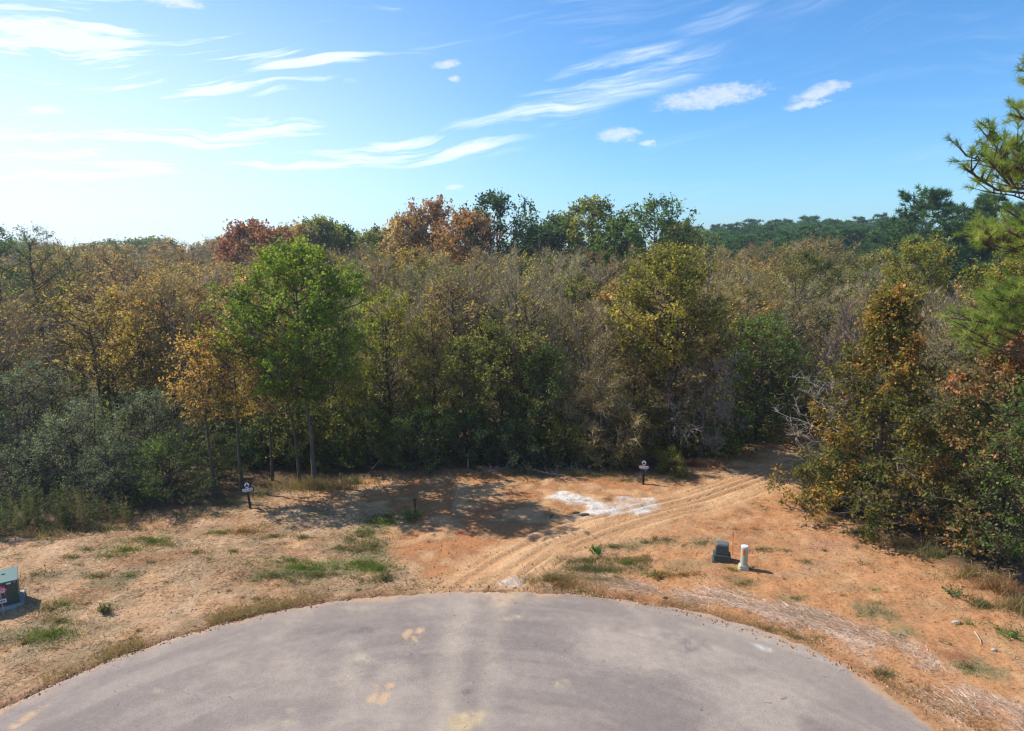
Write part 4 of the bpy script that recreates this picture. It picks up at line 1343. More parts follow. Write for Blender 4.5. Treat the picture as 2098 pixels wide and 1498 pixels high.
# ---- distant pines on the ridge and far wood
fp = []
for v in range(4):
    fp.append([grow_pine(500 + v, 17 + v * 1.2, 3.6, cb=.42, whorls=9, per=6, tufts=8, nn=10, nl=.7, nw=.13, pal='pine', flat=v % 2 == 0), None])
FG = 'distant pines along the horizon'
rs = np.random.RandomState(9)
for i in range(190):
    y = rs.uniform(120, 250)
    near = (250 - y) / 130
    px = rs.uniform(1380, 1900)
    top = 466 - 22 * min(1, max(0, (px - 1400) / 260)) + 15 * rs.rand() ** 1.5 + 30 * near - (6 if rs.rand() < .12 else 0)
    T, dep = at_depth(px, top, y)
    v = rs.randint(4)
    base_h = 17 + v * 1.2
    s = T[2] / base_h
    wsc = rs.uniform(1.1, 1.9) * (.62 + .38 * (1 - near))
    tint = tuple(np.array((.95, 1, .95)) * rs.uniform(.75, 1.45))
    lab = ('narrow ' if wsc < 1.1 else 'broad ' if wsc > 1.5 else '') + 'dark pine ' + ('near the front' if near > .66 else 'in the middle' if near > .33 else 'on the crest') + ' of the distant pinewood, ' + \
        ('by the skyline pair' if px < 1500 else 'above the dark green tree' if px < 1640 else 'above the clay track' if px < 1770 else 'by the big pine crown')
    if fp[v][1] is None:
        o = plant('pine_tree', fp[v][0], lab, 'pine tree', (T[0], y, 0), rs.rand() * 6, FG, NEEDLE)
        o.scale = (wsc, wsc, s)
        fp[v][1] = o
    else:
        copy_tree(fp[v][1], (T[0], y, 0), rs.rand() * 6, (wsc, wsc, s), lab, FG, tint)
ft = []
for v, pal in enumerate(('oliveg', 'green', 'tan')):
    ft.append([grow(600 + v, 12, 4.0, cb=.3, prof='round', limbs=26, sec=5, tw=4, lf=5, leaf=.5, twig=1.0, pal=pal, uneven=.3), None])
for i in range(70):
    y = rs.uniform(140, 240)
    px = rs.uniform(-60, 900)
    top = 497 + 12 * rs.rand() - (8 if 200 < px < 460 else 0) - (20 if px > 480 else 0)
    T, dep = at_depth(px, top, y)
    v = int(rs.choice(3, p=(.45, .4, .15)))
    s = T[2] / 12
    lab = ('dull olive', 'deep green', 'tan')[v] + ' tree on the low western horizon'
    w_ = rs.uniform(.9, 1.5)
    if ft[v][1] is None:
        o = plant('horizon_tree', ft[v][0], lab, 'tree', (T[0], y, 0), rs.rand() * 6, 'far trees on the western horizon')
        o.scale = (w_, w_, s)
        ft[v][1] = o
    else:
        copy_tree(ft[v][1], (T[0], y, 0), rs.rand() * 6, (w_, w_, s), lab, 'far trees on the western horizon', tuple(np.ones(3) * rs.uniform(.75, 1.2)))

# ------------------------------------------------------------------ grass, straw and weeds (uncountable)
rs = np.random.RandomState(21)


def zat(x, y):
    return sample('Z', x, y)


def verge_points(n, x0=-22, x1=19, y0=13.2, y1=29):
    x = rs.uniform(x0, x1, n)
    y = rs.uniform(y0, y1, n)
    ok = (sample('d_road', x, y) > .03) & (sample('wd', x, y) < .5)
    return x[ok], y[ok]


def lay(g, x, y, L, w, C, pitch=(.02, .25), z0=.005):
    a = rs.uniform(0, 6.28, len(x))
    p = rs.uniform(*pitch, len(x))
    P = np.c_[x, y, zat(x, y) + z0]
    d = np.c_[np.cos(a) * np.cos(p), np.sin(a) * np.cos(p), np.sin(p)]
    g.blades(P, P + d * np.asarray(L)[:, None], w, C)


def shade(cols, n, jit=.18):
    c = np.array(cols)[rs.randint(0, len(cols), n)]
    return c * np.clip(rs.normal(1, jit, (n, 1)), .5, 1.6)


g = Geo()
x, y = verge_points(120000)
dm = sample('drive', x, y)
side = sstep(x - (y - 20) * .25, 1, 4.5)
dens = (.9 - .74 * side) * (1 - .985 * dm) * sstep(fbm(x, y, .9, 3), .22, .55)
dens = np.maximum(dens, sample('band', x, y) * .95)
dens = dens * (1 - .6 * sstep(fbm(x, y * 1.4, 1.9, 233, 4, .6), .5, .64))
k = rs.rand(len(x)) < dens
x, y = x[k], y[k]
C = shade([(.50, .36, .22), (.43, .29, .17), (.55, .43, .30), (.36, .22, .12), (.30, .19, .10)], len(x))
dk = sstep(fbm(x, y * 1.5, .75, 203, 5, .6), .47, .60) * .5 + sstep(fbm(x, y, 2.6, 71, 3), .5, .68) * .3
C = C * (1.06 - dk[:, None])
bb = sample('band', x, y)[:, None] > .4
C = np.where(bb & (rs.rand(len(x), 1) < .8), shade([(.58, .49, .43), (.50, .40, .34), (.42, .30, .24)], len(x)), C)
lay(g, x, y, rs.uniform(.08, .30, len(x)), rs.uniform(.008, .018, len(x)), C)
n = 42000
th = rs.uniform(R(18), R(82), n)
dd = rs.uniform(.3, 3.0, n)
x = RC[0] + (RR + dd) * np.cos(th)
y = RC[1] + (RR + dd) * np.sin(th)
k = (rs.rand(n) < sample('band', x, y)) & (fbm(th * 9, dd * 3.2, 1.0, 13, 4) > rs.uniform(.36, .56, n))
x, y, th = x[k], y[k], th[k]
n = len(x)
a = th + np.pi / 2 + rs.normal(0, .75, n)
L = rs.uniform(.12, .42, n)
P = np.c_[x, y, zat(x, y) + rs.uniform(.005, .05, n)]
g.blades(P, P + np.c_[np.cos(a) * L, np.sin(a) * L, rs.uniform(-.02, .06, n)], rs.uniform(.007, .014, n), shade([(.74, .60, .52), (.66, .52, .44), (.52, .36, .27), (.40, .24, .16), (.76, .67, .60)], n))
g.obj('straw', GRASS, kind='stuff')


def tuft_pts(cx, cy, rx, ry, n):
    a = rs.uniform(0, 6.28, n)
    r = np.abs(rs.normal(0, .62, n))
    return cx + np.cos(a) * r * rx * 1.15, cy + np.sin(a) * r * ry * 1.15


def stand(g, x, y, h, w, C, lean=.45):
    n = len(x)
    P = np.c_[x, y, zat(x, y) - .01]
    h = np.asarray(h)
    d = np.c_[rs.normal(0, lean, (n, 2)) * h[:, None], h]
    g.blades(P, P + d, w, C)


GREEN = [(.10, .20, .025), (.16, .27, .04), (.22, .30, .06), (.09, .15, .03)]
DULL = [(.14, .16, .06), (.20, .20, .09), (.11, .13, .05), (.26, .22, .11)]
DRY = [(.34, .25, .11), (.42, .30, .15), (.27, .19, .085), (.22, .21, .09)]
RED = [(.36, .19, .085), (.28, .13, .06), (.42, .25, .12)]
g = Geo()
for (px, py, rx, ry, n, h, cols) in (
        (255, 1128, .7, .3, 700, .16, GREEN), (310, 1110, 1.0, .3, 1200, .18, GREEN), (225, 1140, .5, .25, 350, .14, GREEN), (178, 1128, .25, .2, 150, .2, DULL),
        (455, 1094, .6, .25, 600, .13, GREEN), (480, 1130, .3, .2, 200, .18, DULL), (620, 1165, 1.2, .45, 2600, .13, GREEN), (560, 1182, .9, .25, 900, .12, DULL), (690, 1170, .8, .4, 900, .12, DULL), (600, 1150, 1.1, .4, 1500, .13, GREEN), (650, 1180, 1.0, .3, 1300, .13, DULL), (745, 1160, .8, .4, 1500, .15, GREEN), (740, 1100, .7, .6, 1200, .15, DULL), (330, 1120, 1.3, .4, 900, .14, DULL), (500, 1090, 1.2, .4, 900, .15, RED), (560, 1100, .9, .3, 600, .14, DULL), (120, 1275, 1.2, .6, 1400, .13, DULL),
        (770, 1168, .8, .3, 1300, .16, GREEN), (735, 1130, .6, .5, 700, .14, DULL), (760, 1090, .9, .4, 1000, .14, GREEN), (725, 1108, .7, .3, 600, .14, GREEN), (790, 1060, .9, .3, 700, .16, GREEN),
        (790, 1185, .35, .2, 300, .16, DULL), (100, 1305, .8, .4, 1500, .14, GREEN), (50, 1320, 1.0, .5, 1800, .12, DULL), (110, 1250, .7, .4, 900, .13, DULL), (130, 1240, .5, .3, 500, .13, GREEN),
        (200, 1180, .5, .3, 350, .18, DULL), (315, 1152, .5, .2, 350, .14, DULL), (265, 1180, .3, .2, 200, .18, GREEN), (150, 1145, .6, .25, 350, .14, DULL), (620, 1105, .4, .25, 260, .18, DULL), (215, 1255, .25, .2, 200, .2, DULL),
        (400, 1135, .6, .25, 350, .14, DULL), (70, 1180, .6, .3, 400, .16, DULL),
        (1285, 1155, .5, .25, 600, .14, GREEN), (1345, 1178, .45, .2, 500, .13, GREEN), (1310, 1165, .4, .2, 300, .12, DULL), (1200, 1165, .9, .25, 900, .16, DULL), (1320, 1112, .6, .2, 500, .12, DULL),
        (1440, 1113, .6, .3, 450, .12, DULL), (1130, 1188, .9, .3, 2600, .17, DRY), (1300, 1150, 1.5, .35, 2200, .13, DRY), (1230, 1170, 1.2, .3, 1800, .14, DULL), (1400, 1180, 1.0, .3, 1200, .11, RED), (1340, 1105, .9, .22, 1000, .12, DULL), (1150, 1200, 1.0, .25, 1200, .13, RED), (1200, 1150, .9, .35, 1200, .15, DULL), (1255, 1122, .7, .25, 700, .14, DULL), (1240, 1190, 1.0, .3, 900, .12, DRY), (765, 1120, .6, .7, 1800, .14, DULL), (780, 1070, 1.0, .4, 1600, .15, GREEN), (740, 1190, .9, .3, 900, .13, DULL), (700, 1125, .7, .4, 700, .13, DULL), (1560, 1128, .5, .25, 300, .14, DULL), (1610, 1130, .3, .2, 200, .14, DULL), (1645, 1150, .35, .2, 250, .12, DULL), (1790, 1208, .25, .15, 200, .12, GREEN),
        (1785, 1258, .55, .4, 900, .07, DULL), (1985, 1368, .45, .4, 700, .07, DULL), (1850, 1305, .5, .3, 600, .06, DULL), (1630, 1310, .7, .3, 1200, .14, DULL), (1560, 1290, .5, .2, 400, .14, DRY),
        (1625, 1225, .4, .25, 400, .07, DULL), (1810, 1380, .4, .2, 350, .14, DULL), (1525, 1195, .4, .25, 350, .12, DRY), (2075, 1300, .4, .3, 350, .14, GREEN), (1985, 1280, .35, .2, 220, .12, GREEN),
        (1480, 1120, .25, .15, 150, .16, GREEN), (1500, 1168, .3, .15, 200, .14, GREEN)):
    c0 = ground_at(px, py)
    x, y = tuft_pts(c0[0], c0[1], rx, ry, int(n * 1.1))
    k = (fbm(x, y, 2.4, int(px), 4, .65) > rs.uniform(.34, .58, len(x))) & (sample('d_road', x, y) > .05)
    x, y = x[k], y[k]
    if len(x):
        stand(g, x, y, h * rs.uniform(.3, 1.15, len(x)), .016, np.where(rs.rand(len(x), 1) < .22, shade(DRY, len(x)), shade(cols, len(x), .25)), .7)
# stray tufts all over both verges
for i in range(520):
    x, y = verge_points(1, -20, 18, 14, 28.5)
    if not len(x):
        continue
    if sample('drive', x, y)[0] > .4 or rs.rand() > 1.35 * fbm(x, y, .35, 6)[0] * (1.3 if x[0] < 0 else 1.0):
        continue
    n = rs.randint(14, 70)
    r_ = rs.uniform(.06, .30)
    cols = (DULL, DULL, DRY, RED, GREEN[:2] + DULL)[rs.randint(5)]
    xx, yy = tuft_pts(x[0], y[0], r_ * 1.5, r_, n)
    stand(g, xx, yy, rs.uniform(.05, .17) * rs.uniform(.4, 1.1, n), .014, shade(cols, n, .22), .8)
# ragged margin along the asphalt
n = 42000
th = rs.uniform(R(20), R(168), n)
dd = np.abs(rs.normal(.0, .42, n)) + .02
th_l = sstep(th, R(105), R(118))
x = RC[0] + (RR + dd) * np.cos(th)
y = RC[1] + (RR + dd) * np.sin(th)
k = (rs.rand(n) < (.30 + .7 * th_l * sstep(th, R(160), R(140)) + .45 * sstep(th, R(80), R(70))) * sstep(vnoise(th * 16, th * 0, 1, 8), .25, .6)) & (sample('d_road', x, y) > -.02) & (rs.rand(n) > .9 * sample('drive', x, y))
x, y, tk = x[k], y[k], th_l[k]
C = np.where(rs.rand(len(x), 1) < tk[:, None] * .8, shade(DRY + DRY[:2] + DULL[1:2], len(x), .25) * 1.1, shade(RED + DRY, len(x)))
stand(g, x, y, (.07 + .085 * tk) * rs.uniform(.4, 1.3, len(x)), .013, C, .8)
g.obj('grass', GRASS, kind='stuff')

# brown and reddish dry growth along the edge of the wood and up the bank
g = Geo()
for (px, py, rx, ry, n, h, cols) in ((640, 1000, 2.2, .5, 2200, .6, DRY), (730, 990, 1.2, .4, 900, .5, DULL), (560, 1015, 1.2, .4, 700, .4, DULL), (900, 975, 2.5, .4, 1200, .3, RED),
                                     (1180, 975, 2.5, .4, 1200, .35, DULL), (1300, 985, 1.5, .3, 700, .3, DRY), (1420, 955, 1.6, .5, 1500, .4, RED), (1480, 930, 1.8, .6, 1800, .5, RED), (1560, 905, 2.0, .7, 1900, .6, DRY),
                                     (1600, 885, 1.5, .6, 1200, .7, RED), (1850, 1120, 1.2, .4, 900, .4, DRY), (1920, 1140, 1.0, .4, 900, .4, DULL), (1990, 1180, .9, .4, 1000, .45, DRY), (2050, 1215, .9, .5, 1400, .5, RED),
                                     (2090, 1250, .7, .4, 900, .5, DRY), (2010, 1240, .5, .3, 500, .3, DULL), (1650, 1035, .6, .25, 400, .25, DULL), (1700, 1070, .8, .3, 500, .3, DRY), (1770, 1095, .9, .3, 600, .3, DULL),
                                     (470, 1035, 2.0, .35, 900, .3, DULL), (330, 1060, 2.2, .35, 1200, .4, DULL), (180, 1085, 2.0, .35, 1200, .4, DULL), (40, 1100, 1.8, .35, 1200, .4, DRY), (1000, 972, 2.5, .3, 900, .25, DULL)):
    c0 = ground_at(px, py)
    x, y = tuft_pts(c0[0], c0[1], rx, ry, n)
    k = fbm(x, y, 1.6, int(px), 3) > .42
    x, y = x[k], y[k]
    stand(g, x, y, h * rs.uniform(.3, 1.1, len(x)), .016, shade(cols, len(x), .22), .45)
g.obj('dry_undergrowth', GRASS, kind='stuff')

# tall flowering weeds in front of the grey-green bushes
WL = ('tall feathery weed stalk in front of the grey-green bushes',)
g = Geo()
for i in range(150):
    px = rs.uniform(-40, 270)
    c0 = ground_at(px, 1098 - .10 * px - rs.uniform(-6, 24))
    h = rs.uniform(.7, 1.75) * (1 if px < 200 else .7)
    n = int(60 * h)
    zz = rs.uniform(.05, 1, n)
    ln = rs.normal(0, .12, 2)
    P = np.c_[c0[0] + ln[0] * zz * h, c0[1] + ln[1] * zz * h, zz * h + float(zat(c0[0:1], c0[1:2])[0])]
    a = rs.uniform(0, 6.28, n)
    L = .22 * (1.1 - zz * .75)
    d = np.c_[np.cos(a) * L, np.sin(a) * L, .6 * L]
    col = shade([(.11, .145, .045), (.16, .17, .065), (.085, .11, .04)] if px < 140 or rs.rand() < .5 else [(.19, .15, .075), (.24, .17, .09)], 1)[0]  # stalk colours darkened to stand in for the shade there
    g.blades(P, P + d, .022, np.repeat(col[None], n, 0) * rs.uniform(.7, 1.3, (n, 1)))
g.obj('tall_weeds', GRASS, kind='stuff')

# clods and fallen leaves
g = Geo()
x, y = verge_points(9000, y1=33)
k = rs.rand(len(x)) < .25 + .55 * sample('drive', x, y) * sstep(fbm(x, y, .8, 9), .4, .6)
x, y = x[k], y[k]
thc = rs.uniform(R(10), R(172), 2600)
rc_ = RR - np.abs(rs.normal(0, .16, 2600)) + .12
x = np.r_[x, RC[0] + rc_ * np.cos(thc)]
y = np.r_[y, RC[1] + rc_ * np.sin(thc)]
n = len(x)
OCT = np.array([[1, 0, 0], [0, 1, 0], [-1, 0, 0], [0, -1, 0], [0, 0, 1]])
OF = np.array([[0, 1, 4], [1, 2, 4], [2, 3, 4], [3, 0, 4]])
r = .012 + .035 * rs.rand(n) ** 4
V = OCT[None] * (r[:, None, None] * rs.uniform(.6, 1.4, (n, 5, 3))) + np.c_[x, y, np.maximum(zat(x, y), .022)][:, None]
F = (np.arange(n) * 5)[:, None, None] + OF[None]
C = np.repeat(shade([(.34, .18, .09), (.26, .13, .065), (.42, .27, .15)], n), 5, 0)
g.add(V.reshape(-1, 3), F.reshape(-1, 3), C)
SOILC = GRASS
m_, b_, o_ = mat_new('clod')
p_ = b_.n('ShaderNodeBsdfPrincipled')
p_.inputs['Roughness'].default_value = .95
b_.put(p_.inputs['Base Color'], attr_col(b_))
b_.put(o_.inputs[0], p_.outputs[0])
CLOD = m_
g.obj('clods', CLOD, kind='stuff')
g = Geo()
x, y = verge_points(26000, y1=34)
k = rs.rand(len(x)) < .12 + .6 * sstep(sample('d_road', x, y), .7, .05) + .5 * sstep(sample('wd', x, y), -2.2, -.1)
x, y = x[k], y[k]
n = len(x)
P = np.c_[x, y, zat(x, y) + .008]
a = rs.uniform(0, 6.28, n)
g.leaves(P, np.c_[np.cos(a), np.sin(a), rs.uniform(0, .5, n)], unit(rs.normal(size=(n, 3)) * .5 + [0, 0, 1]), rs.uniform(.04, .09, n), .04, shade([(.34, .17, .07), (.42, .25, .12), (.24, .12, .06), (.5, .36, .22)], n))
g.obj('fallen_leaves', GRASS, kind='stuff')


# ------------------------------------------------------------------ single plants on the open ground
def weed(px, py, h, r, n, cols, label, name='weed', blade=.03, lean=.5, cat='weed', leafy=False):
    c0 = ground_at(px, py)
    z = float(zat(c0[0:1], c0[1:2])[0])
    o = thing(name, label, cat, (c0[0], c0[1], z))
    st, lf = Geo(), Geo()
    ns = max(4, n // 14)
    a = rs.uniform(0, 6.28, ns)
    rr_ = r * rs.rand(ns) ** .5
    P0 = np.c_[np.cos(a) * rr_ * .3, np.sin(a) * rr_ * .3, np.full(ns, -.02)]
    P1 = np.c_[np.cos(a) * rr_, np.sin(a) * rr_, h * rs.uniform(.5, 1, ns)]
    st.spikes(P0, P1, .006, np.array(cols[-1]))
    i = rs.randint(0, ns, n)
    u = rs.uniform(.1, 1, n)[:, None]
    P = P0[i] + (P1 - P0)[i] * u
    if leafy:
        d = unit(rs.normal(size=(n, 3)) + (P1 - P0)[i])
        lf.leaves(P, d, unit(rs.normal(size=(n, 3)) * .6 + [0, 0, 1]), blade * 3 * rs.uniform(.6, 1.3, n), blade * 1.8, shade(cols, n))
    else:
        d = unit(rs.normal(size=(n, 3)) * .7 + unit((P1 - P0)[i]))
        lf.blades(P, P + d * (h * .5 * rs.uniform(.5, 1.1, n))[:, None], blade, shade(cols, n))
    st.obj('stem', BARK, o)
    lf.obj('foliage', GRASS, o)
    return o


weed(846, 1062, .42, .5, 420, GREEN[2:] + DULL[:1], 'dark green weed clump around the short dark stake')
weed(1222, 1134, .2, .35, 220, [(.05, .14, .02), (.09, .2, .03)], 'low leafy dark green weed at the driveway shoulder', leafy=True)
weed(1958, 1222, .3, .45, 300, [(.07, .14, .05), (.12, .19, .07)], 'ferny blue-green weed on the clay bank below the dry grass', leafy=True, blade=.02)
weed(2068, 1300, .25, .5, 260, [(.09, .18, .05), (.14, .24, .06)], 'bright ferny weed at the right of the clay bank', leafy=True, blade=.02)
weed(1352, 1186, .2, .28, 200, DRY[2:] + RED, 'round brown dry tuft below the green grass tufts', 'dry_tuft')
weed(1770, 1158, .22, .4, 160, RED + DRY, 'pale orange wiry grass tuft alone on the clay', 'dry_tuft', blade=.012)
weed(215, 1258, .28, .2, 180, DULL, 'upright olive grass tuft alone on the western verge', 'grass_tuft')
weed(2040, 1212, .75, .55, 300, DRY[:2] + RED[2:], 'tall straw-coloured dry grass clump leaning out of the wood edge', 'dry_grass_clump', blade=.014)
weed(786, 1190, .25, .28, 200, DULL, 'grey-green weed by the asphalt edge west of the drive', 'weed')
weed(1860, 1085, .9, .8, 180, DRY[:1] + DULL[1:2], 'arching yellow-stemmed weed with hanging dry seed heads', 'arching_weed', blade=.03, leafy=True)


# ------------------------------------------------------------------ utility boxes, markers, signs
def prism(pts, z0, z1, top_scale=1.0, inset=(0, 0)):
    n = len(pts)
    P = np.array(pts, float)
    V = np.r_[np.c_[P, np.full(n, z0)], np.c_[P * top_scale + inset, np.full(n, z1)]]
    return V, n


def add_loft(g, rings, C, cap=True):
    """rings: list of (n,3) loops of equal length"""
    n = len(rings[0])
    V = np.concatenate(rings)
    F = []
    for k in range(len(rings) - 1):
        for i in range(n):
            j = (i + 1) % n
            F.append([k * n + i, k * n + j, (k + 1) * n + j, (k + 1) * n + i])
    g.add(V, F, C)
    if cap:
        c = len(rings) - 1
        cen = rings[-1].mean(0)
        Vc = np.r_[rings[-1], cen[None]]
        g.add(Vc, [[i, (i + 1) % n, n] for i in range(n)], C)


def rrect(w, d, r, k=4):
    pts = []
    for cx, cy, a0 in ((w / 2 - r, d / 2 - r, 0), (-w / 2 + r, d / 2 - r, 90), (-w / 2 + r, -d / 2 + r, 180), (w / 2 - r, -d / 2 + r, 270)):
        for i in range(k + 1):
            a = R(a0 + 90 * i / k)
            pts.append((cx + r * math.cos(a), cy + r * math.sin(a)))
    return np.array(pts)


def ring(pts, z, s=1.0, off=(0, 0)):
    return np.c_[pts * s + np.array(off), np.full(len(pts), z)]


WHITEC = (1, 1, 1)


def solid(name, parent, mat, build, smooth=False, bevel=0.0, **kw):
    g = Geo()
    build(g)
    o = g.obj(name, mat, parent, smooth, **kw)
    if bevel:
        m = o.modifiers.new('edge', 'BEVEL')
        m.width = bevel
        m.segments = 2
        m.limit_method = 'ANGLE'
    return o


def text_mesh(body, size, name, mat, parent, loc, rot, bold=0.0):
    cu = bpy.data.curves.new(name, 'FONT')
    cu.body = body
    cu.size = size
    cu.align_x = 'CENTER'
    cu.align_y = 'CENTER'
    cu.extrude = .001
    cu.offset = bold
    tmp = bpy.data.objects.new('tmp', cu)
    me = bpy.data.meshes.new_from_object(tmp)
    bpy.data.objects.remove(tmp)
    me.materials.clear()
    me.materials.append(mat)
    o = bpy.data.objects.new(name, me)
    COL.objects.link(o)
    o.parent = parent
    o.location = loc
    o.rotation_euler = rot
    return o


GREEN_STEEL = mat_paint('green_enamel', (.035, .062, .052), .42, .45, .15, dirt_amt=.2)
GREEN_LID = mat_paint('sky_lit_green_enamel', (.085, .155, .14), .5, .4, .12, dirt_amt=.12)  # lid paler than the body: sky and sun light put into its colour
GREEN_PLASTIC = mat_paint('green_plastic', (.050, .066, .058), .5, .4, .15, dirt_amt=.22)
CREAM = mat_paint('cream_plastic', (.40, .395, .30), .5, .35, .08, dirt_amt=.18)
CONC = mat_paint('concrete', (.34, .33, .31), .9, .2, .2, dirt_amt=.35)
ORANGE = mat_paint('orange_label', (.75, .14, .02), .5, .3, .05, dirt_amt=.05)
ORANGE_ROD = mat_paint('orange_rod', (.62, .16, .045), .5, .3, .1)
PINK = mat_leaf('pink_ribbon', .3, .2, .5)
BLACK = mat_paint('black_stain', (.012, .012, .014), .6, .3, .2, dirt_amt=.08)
WHITE_P = mat_paint('white_panel', (.74, .74, .78), .5, .3, .05, dirt_amt=.04)
NAVY = mat_paint('dark_print', (.02, .025, .04), .6, .2, .05, dirt_amt=0)
LABEL_RED = mat_paint('red_print', (.5, .03, .03), .5, .3, .05, dirt_amt=.02)
RUSTY = mat_paint('rusty_iron', (.07, .035, .02), .8, .2, .3, dirt_amt=.2)
WOODP = mat_paint('raw_lath', (.42, .31, .19), .8, .2, .15, dirt_amt=.1)
STONE = mat_paint('field_stone', (.40, .33, .26), .9, .2, .3, dirt_amt=.4)
STICKM = mat_paint('weathered_wood', (.44, .33, .22), .85, .2, .25, dirt_amt=.2)


def gpos(px, py):
    p = ground_at(px, py)
    return np.array((p[0], p[1], float(zat(p[0:1], p[1:2])[0])))


# transformer cabinet on its slab
f1, f0 = ground_at(38, 1182, .88), ground_at(0, 1188, .88)
dirf = unit(f1[:2] - f0[:2])
rz = R(35)
dirf = np.array((math.cos(rz), math.sin(rz)))
W_, D_, H_ = 1.05, .84, .80
corner = ground_at(41, 1234, .10)
cx = corner[:2] - dirf * W_ / 2 + np.array((-dirf[1], dirf[0])) * D_ / 2
tz = float(zat(cx[0:1], cx[1:2])[0])
t = thing('transformer_cabinet', 'dark green steel transformer cabinet with sloped lid on a concrete slab', 'utility box', (cx[0], cx[1], tz - .04), rz)
solid('slab', t, CONC, lambda g: g.box((0, -.02, .04), (W_ + .22, D_ + .22, .16), WHITEC), bevel=.012)


def cab(g):
    x, y = W_ / 2, D_ / 2
    V = np.array([[-x, -y, .14], [x, -y, .14], [x, y, .14], [-x, y, .14], [-x, -y, .86], [x, -y, .86], [x, y, .93], [-x, y, .93]])
    g.add(V, [[0, 3, 2, 1], [4, 5, 6, 7], [0, 1, 5, 4], [1, 2, 6, 5], [2, 3, 7, 6], [3, 0, 4, 7]], WHITEC)


solid('body', t, GREEN_STEEL, cab, bevel=.012)


def lid(g):
    x, y = W_ / 2 + .025, D_ / 2 + .025
    z0, z1 = .862, .935
    V = np.array([[-x, -y, z0], [x, -y, z0], [x, y, z1], [-x, y, z1], [-x, -y, z0 + .035], [x, -y, z0 + .035], [x, y, z1 + .035], [-x, y, z1 + .035]])
    g.add(V, [[0, 3, 2, 1], [4, 5, 6, 7], [0, 1, 5, 4], [1, 2, 6, 5], [2, 3, 7, 6], [3, 0, 4, 7]], WHITEC)


lido = solid('lid', t, GREEN_LID, lid, bevel=.01)
solid('handle', lido, BLACK, lambda g: g.box((.18, .08, .945), (.10, .03, .03), WHITEC), bevel=.005)
fy = -D_ / 2
for (x0, z0, w, h, nm, mt) in ((.02, .66, .36, .20, 'warning_label', WHITE_P), (.06, .30, .30, .12, 'number_label', WHITE_P), (.31, .815, .11, .045, 'rating_label', WHITE_P), (.46, .828, .05, .035, 'rating_label', CONC)):
    lb = solid(nm, t, mt, lambda g: g.box((x0, fy - .004, z0), (w, .008, h), WHITEC))
    if nm == 'warning_label':
        solid('label_header', lb, LABEL_RED, lambda g: g.box((x0, fy - .010, z0 + .075), (w, .005, .05), WHITEC))
        text_mesh('WARNING', .055, 'label_text', WHITE_P, lb, (x0, fy - .0145, z0 + .073), (R(90), 0, 0))
        for q in range(3):
            solid('label_line', lb, NAVY, lambda g: g.box((x0 + (.03 if q % 2 else 0), fy - .010, z0 + .02 - q * .04), (w * (.8 - .1 * q), .004, .012), WHITEC))
    if nm == 'number_label':
        solid('label_line', lb, NAVY, lambda g: g.box((x0, fy - .010, z0), (w * .75, .004, .03), WHITEC))
solid('seam', t, BLACK, lambda g: g.box((-.09, fy - .002, .5), (.012, .008, .68), WHITEC))
solid('latch', t, BLACK, lambda g: g.box((-.05, fy - .015, .52), (.05, .03, .12), WHITEC), bevel=.005)

# survey lath with pink ribbon in front of the cabinet
lp = gpos(9, 1262)
t = thing('marker_lath', 'thin wooden lath with bright pink ribbon in front of the green cabinet', 'marker stake', tuple(lp))
top = ground_at(1, 1200, 1.02) - lp
g = Geo()
g.tubes(np.array([[[0, 0, -.15], [-.02, 0, .5], [-.05, .0, 1.08]]]), np.array([[.014, .014, .013]]), 4, (1, 1, 1))
g.obj('lath', WOODP, t)
g = Geo()
pc = np.array((.85, .02, .28))


def ribbon(g, pts, w):
    pts = np.array(pts, float)
    nrm = np.array((.1, -.25, .96))
    V = np.concatenate([pts + nrm * w / 2, pts - nrm * w / 2])
    n = len(pts)
    g.add(V, [[i, i + 1, n + i + 1, n + i] for i in range(n - 1)], pc)


g.tubes(np.array([[[-.05, 0, .98], [-.05, 0, 1.02], [-.05, 0, 1.05]]]), np.array([[.022, .026, .022]]), 6, pc)
ribbon(g, [(-.05, -.02, 1.02), (.03, -.05, .98), (.09, -.04, .90), (.14, -.06, .88), (.21, -.05, .86)], .05)
ribbon(g, [(-.05, -.02, 1.0), (.04, -.06, .92), (.10, -.07, .82), (.15, -.05, .74), (.16, -.07, .68)], .05)
g.obj('ribbon', PINK, t)

# small green pedestal box
pp = gpos(1478, 1148)
t = thing('utility_pedestal', 'small dark green flared pedestal box beside the cream marker post', 'utility box', tuple(pp), R(-14))
sq = rrect(.60, .46, .03)
solid('base', t, GREEN_PLASTIC, lambda g: add_loft(g, [ring(sq, -.06, 1.10), ring(sq, .03, 1.10), ring(sq, .045, 1.0), ring(sq, .20, .93), ring(sq, .215, .99), ring(sq, .25, .99), ring(sq, .255, .90)], WHITEC))
sq2 = rrect(.46, .34, .03)
solid('cover', t, GREEN_PLASTIC, lambda g: add_loft(g, [ring(sq2, .25, 1.0), ring(sq2, .30, 1.0), ring(sq2, .58, .90)], WHITEC, cap=False))
LIDM = mat_paint('pale_green_plastic', (.10, .125, .125), .45, .45, .12, dirt_amt=.15)  # lid a paler green than the base and cover
solid('lid', t, LIDM, lambda g: add_loft(g, [ring(sq2, .575, .94), ring(sq2, .61, .94), ring(sq2, .655, .80)], WHITEC))
for q in range(5):
    solid('base_rib', t, GREEN_PLASTIC, lambda g: g.box((-.2 + q * .1, -.226, .12), (.02, .03, .13), WHITEC))

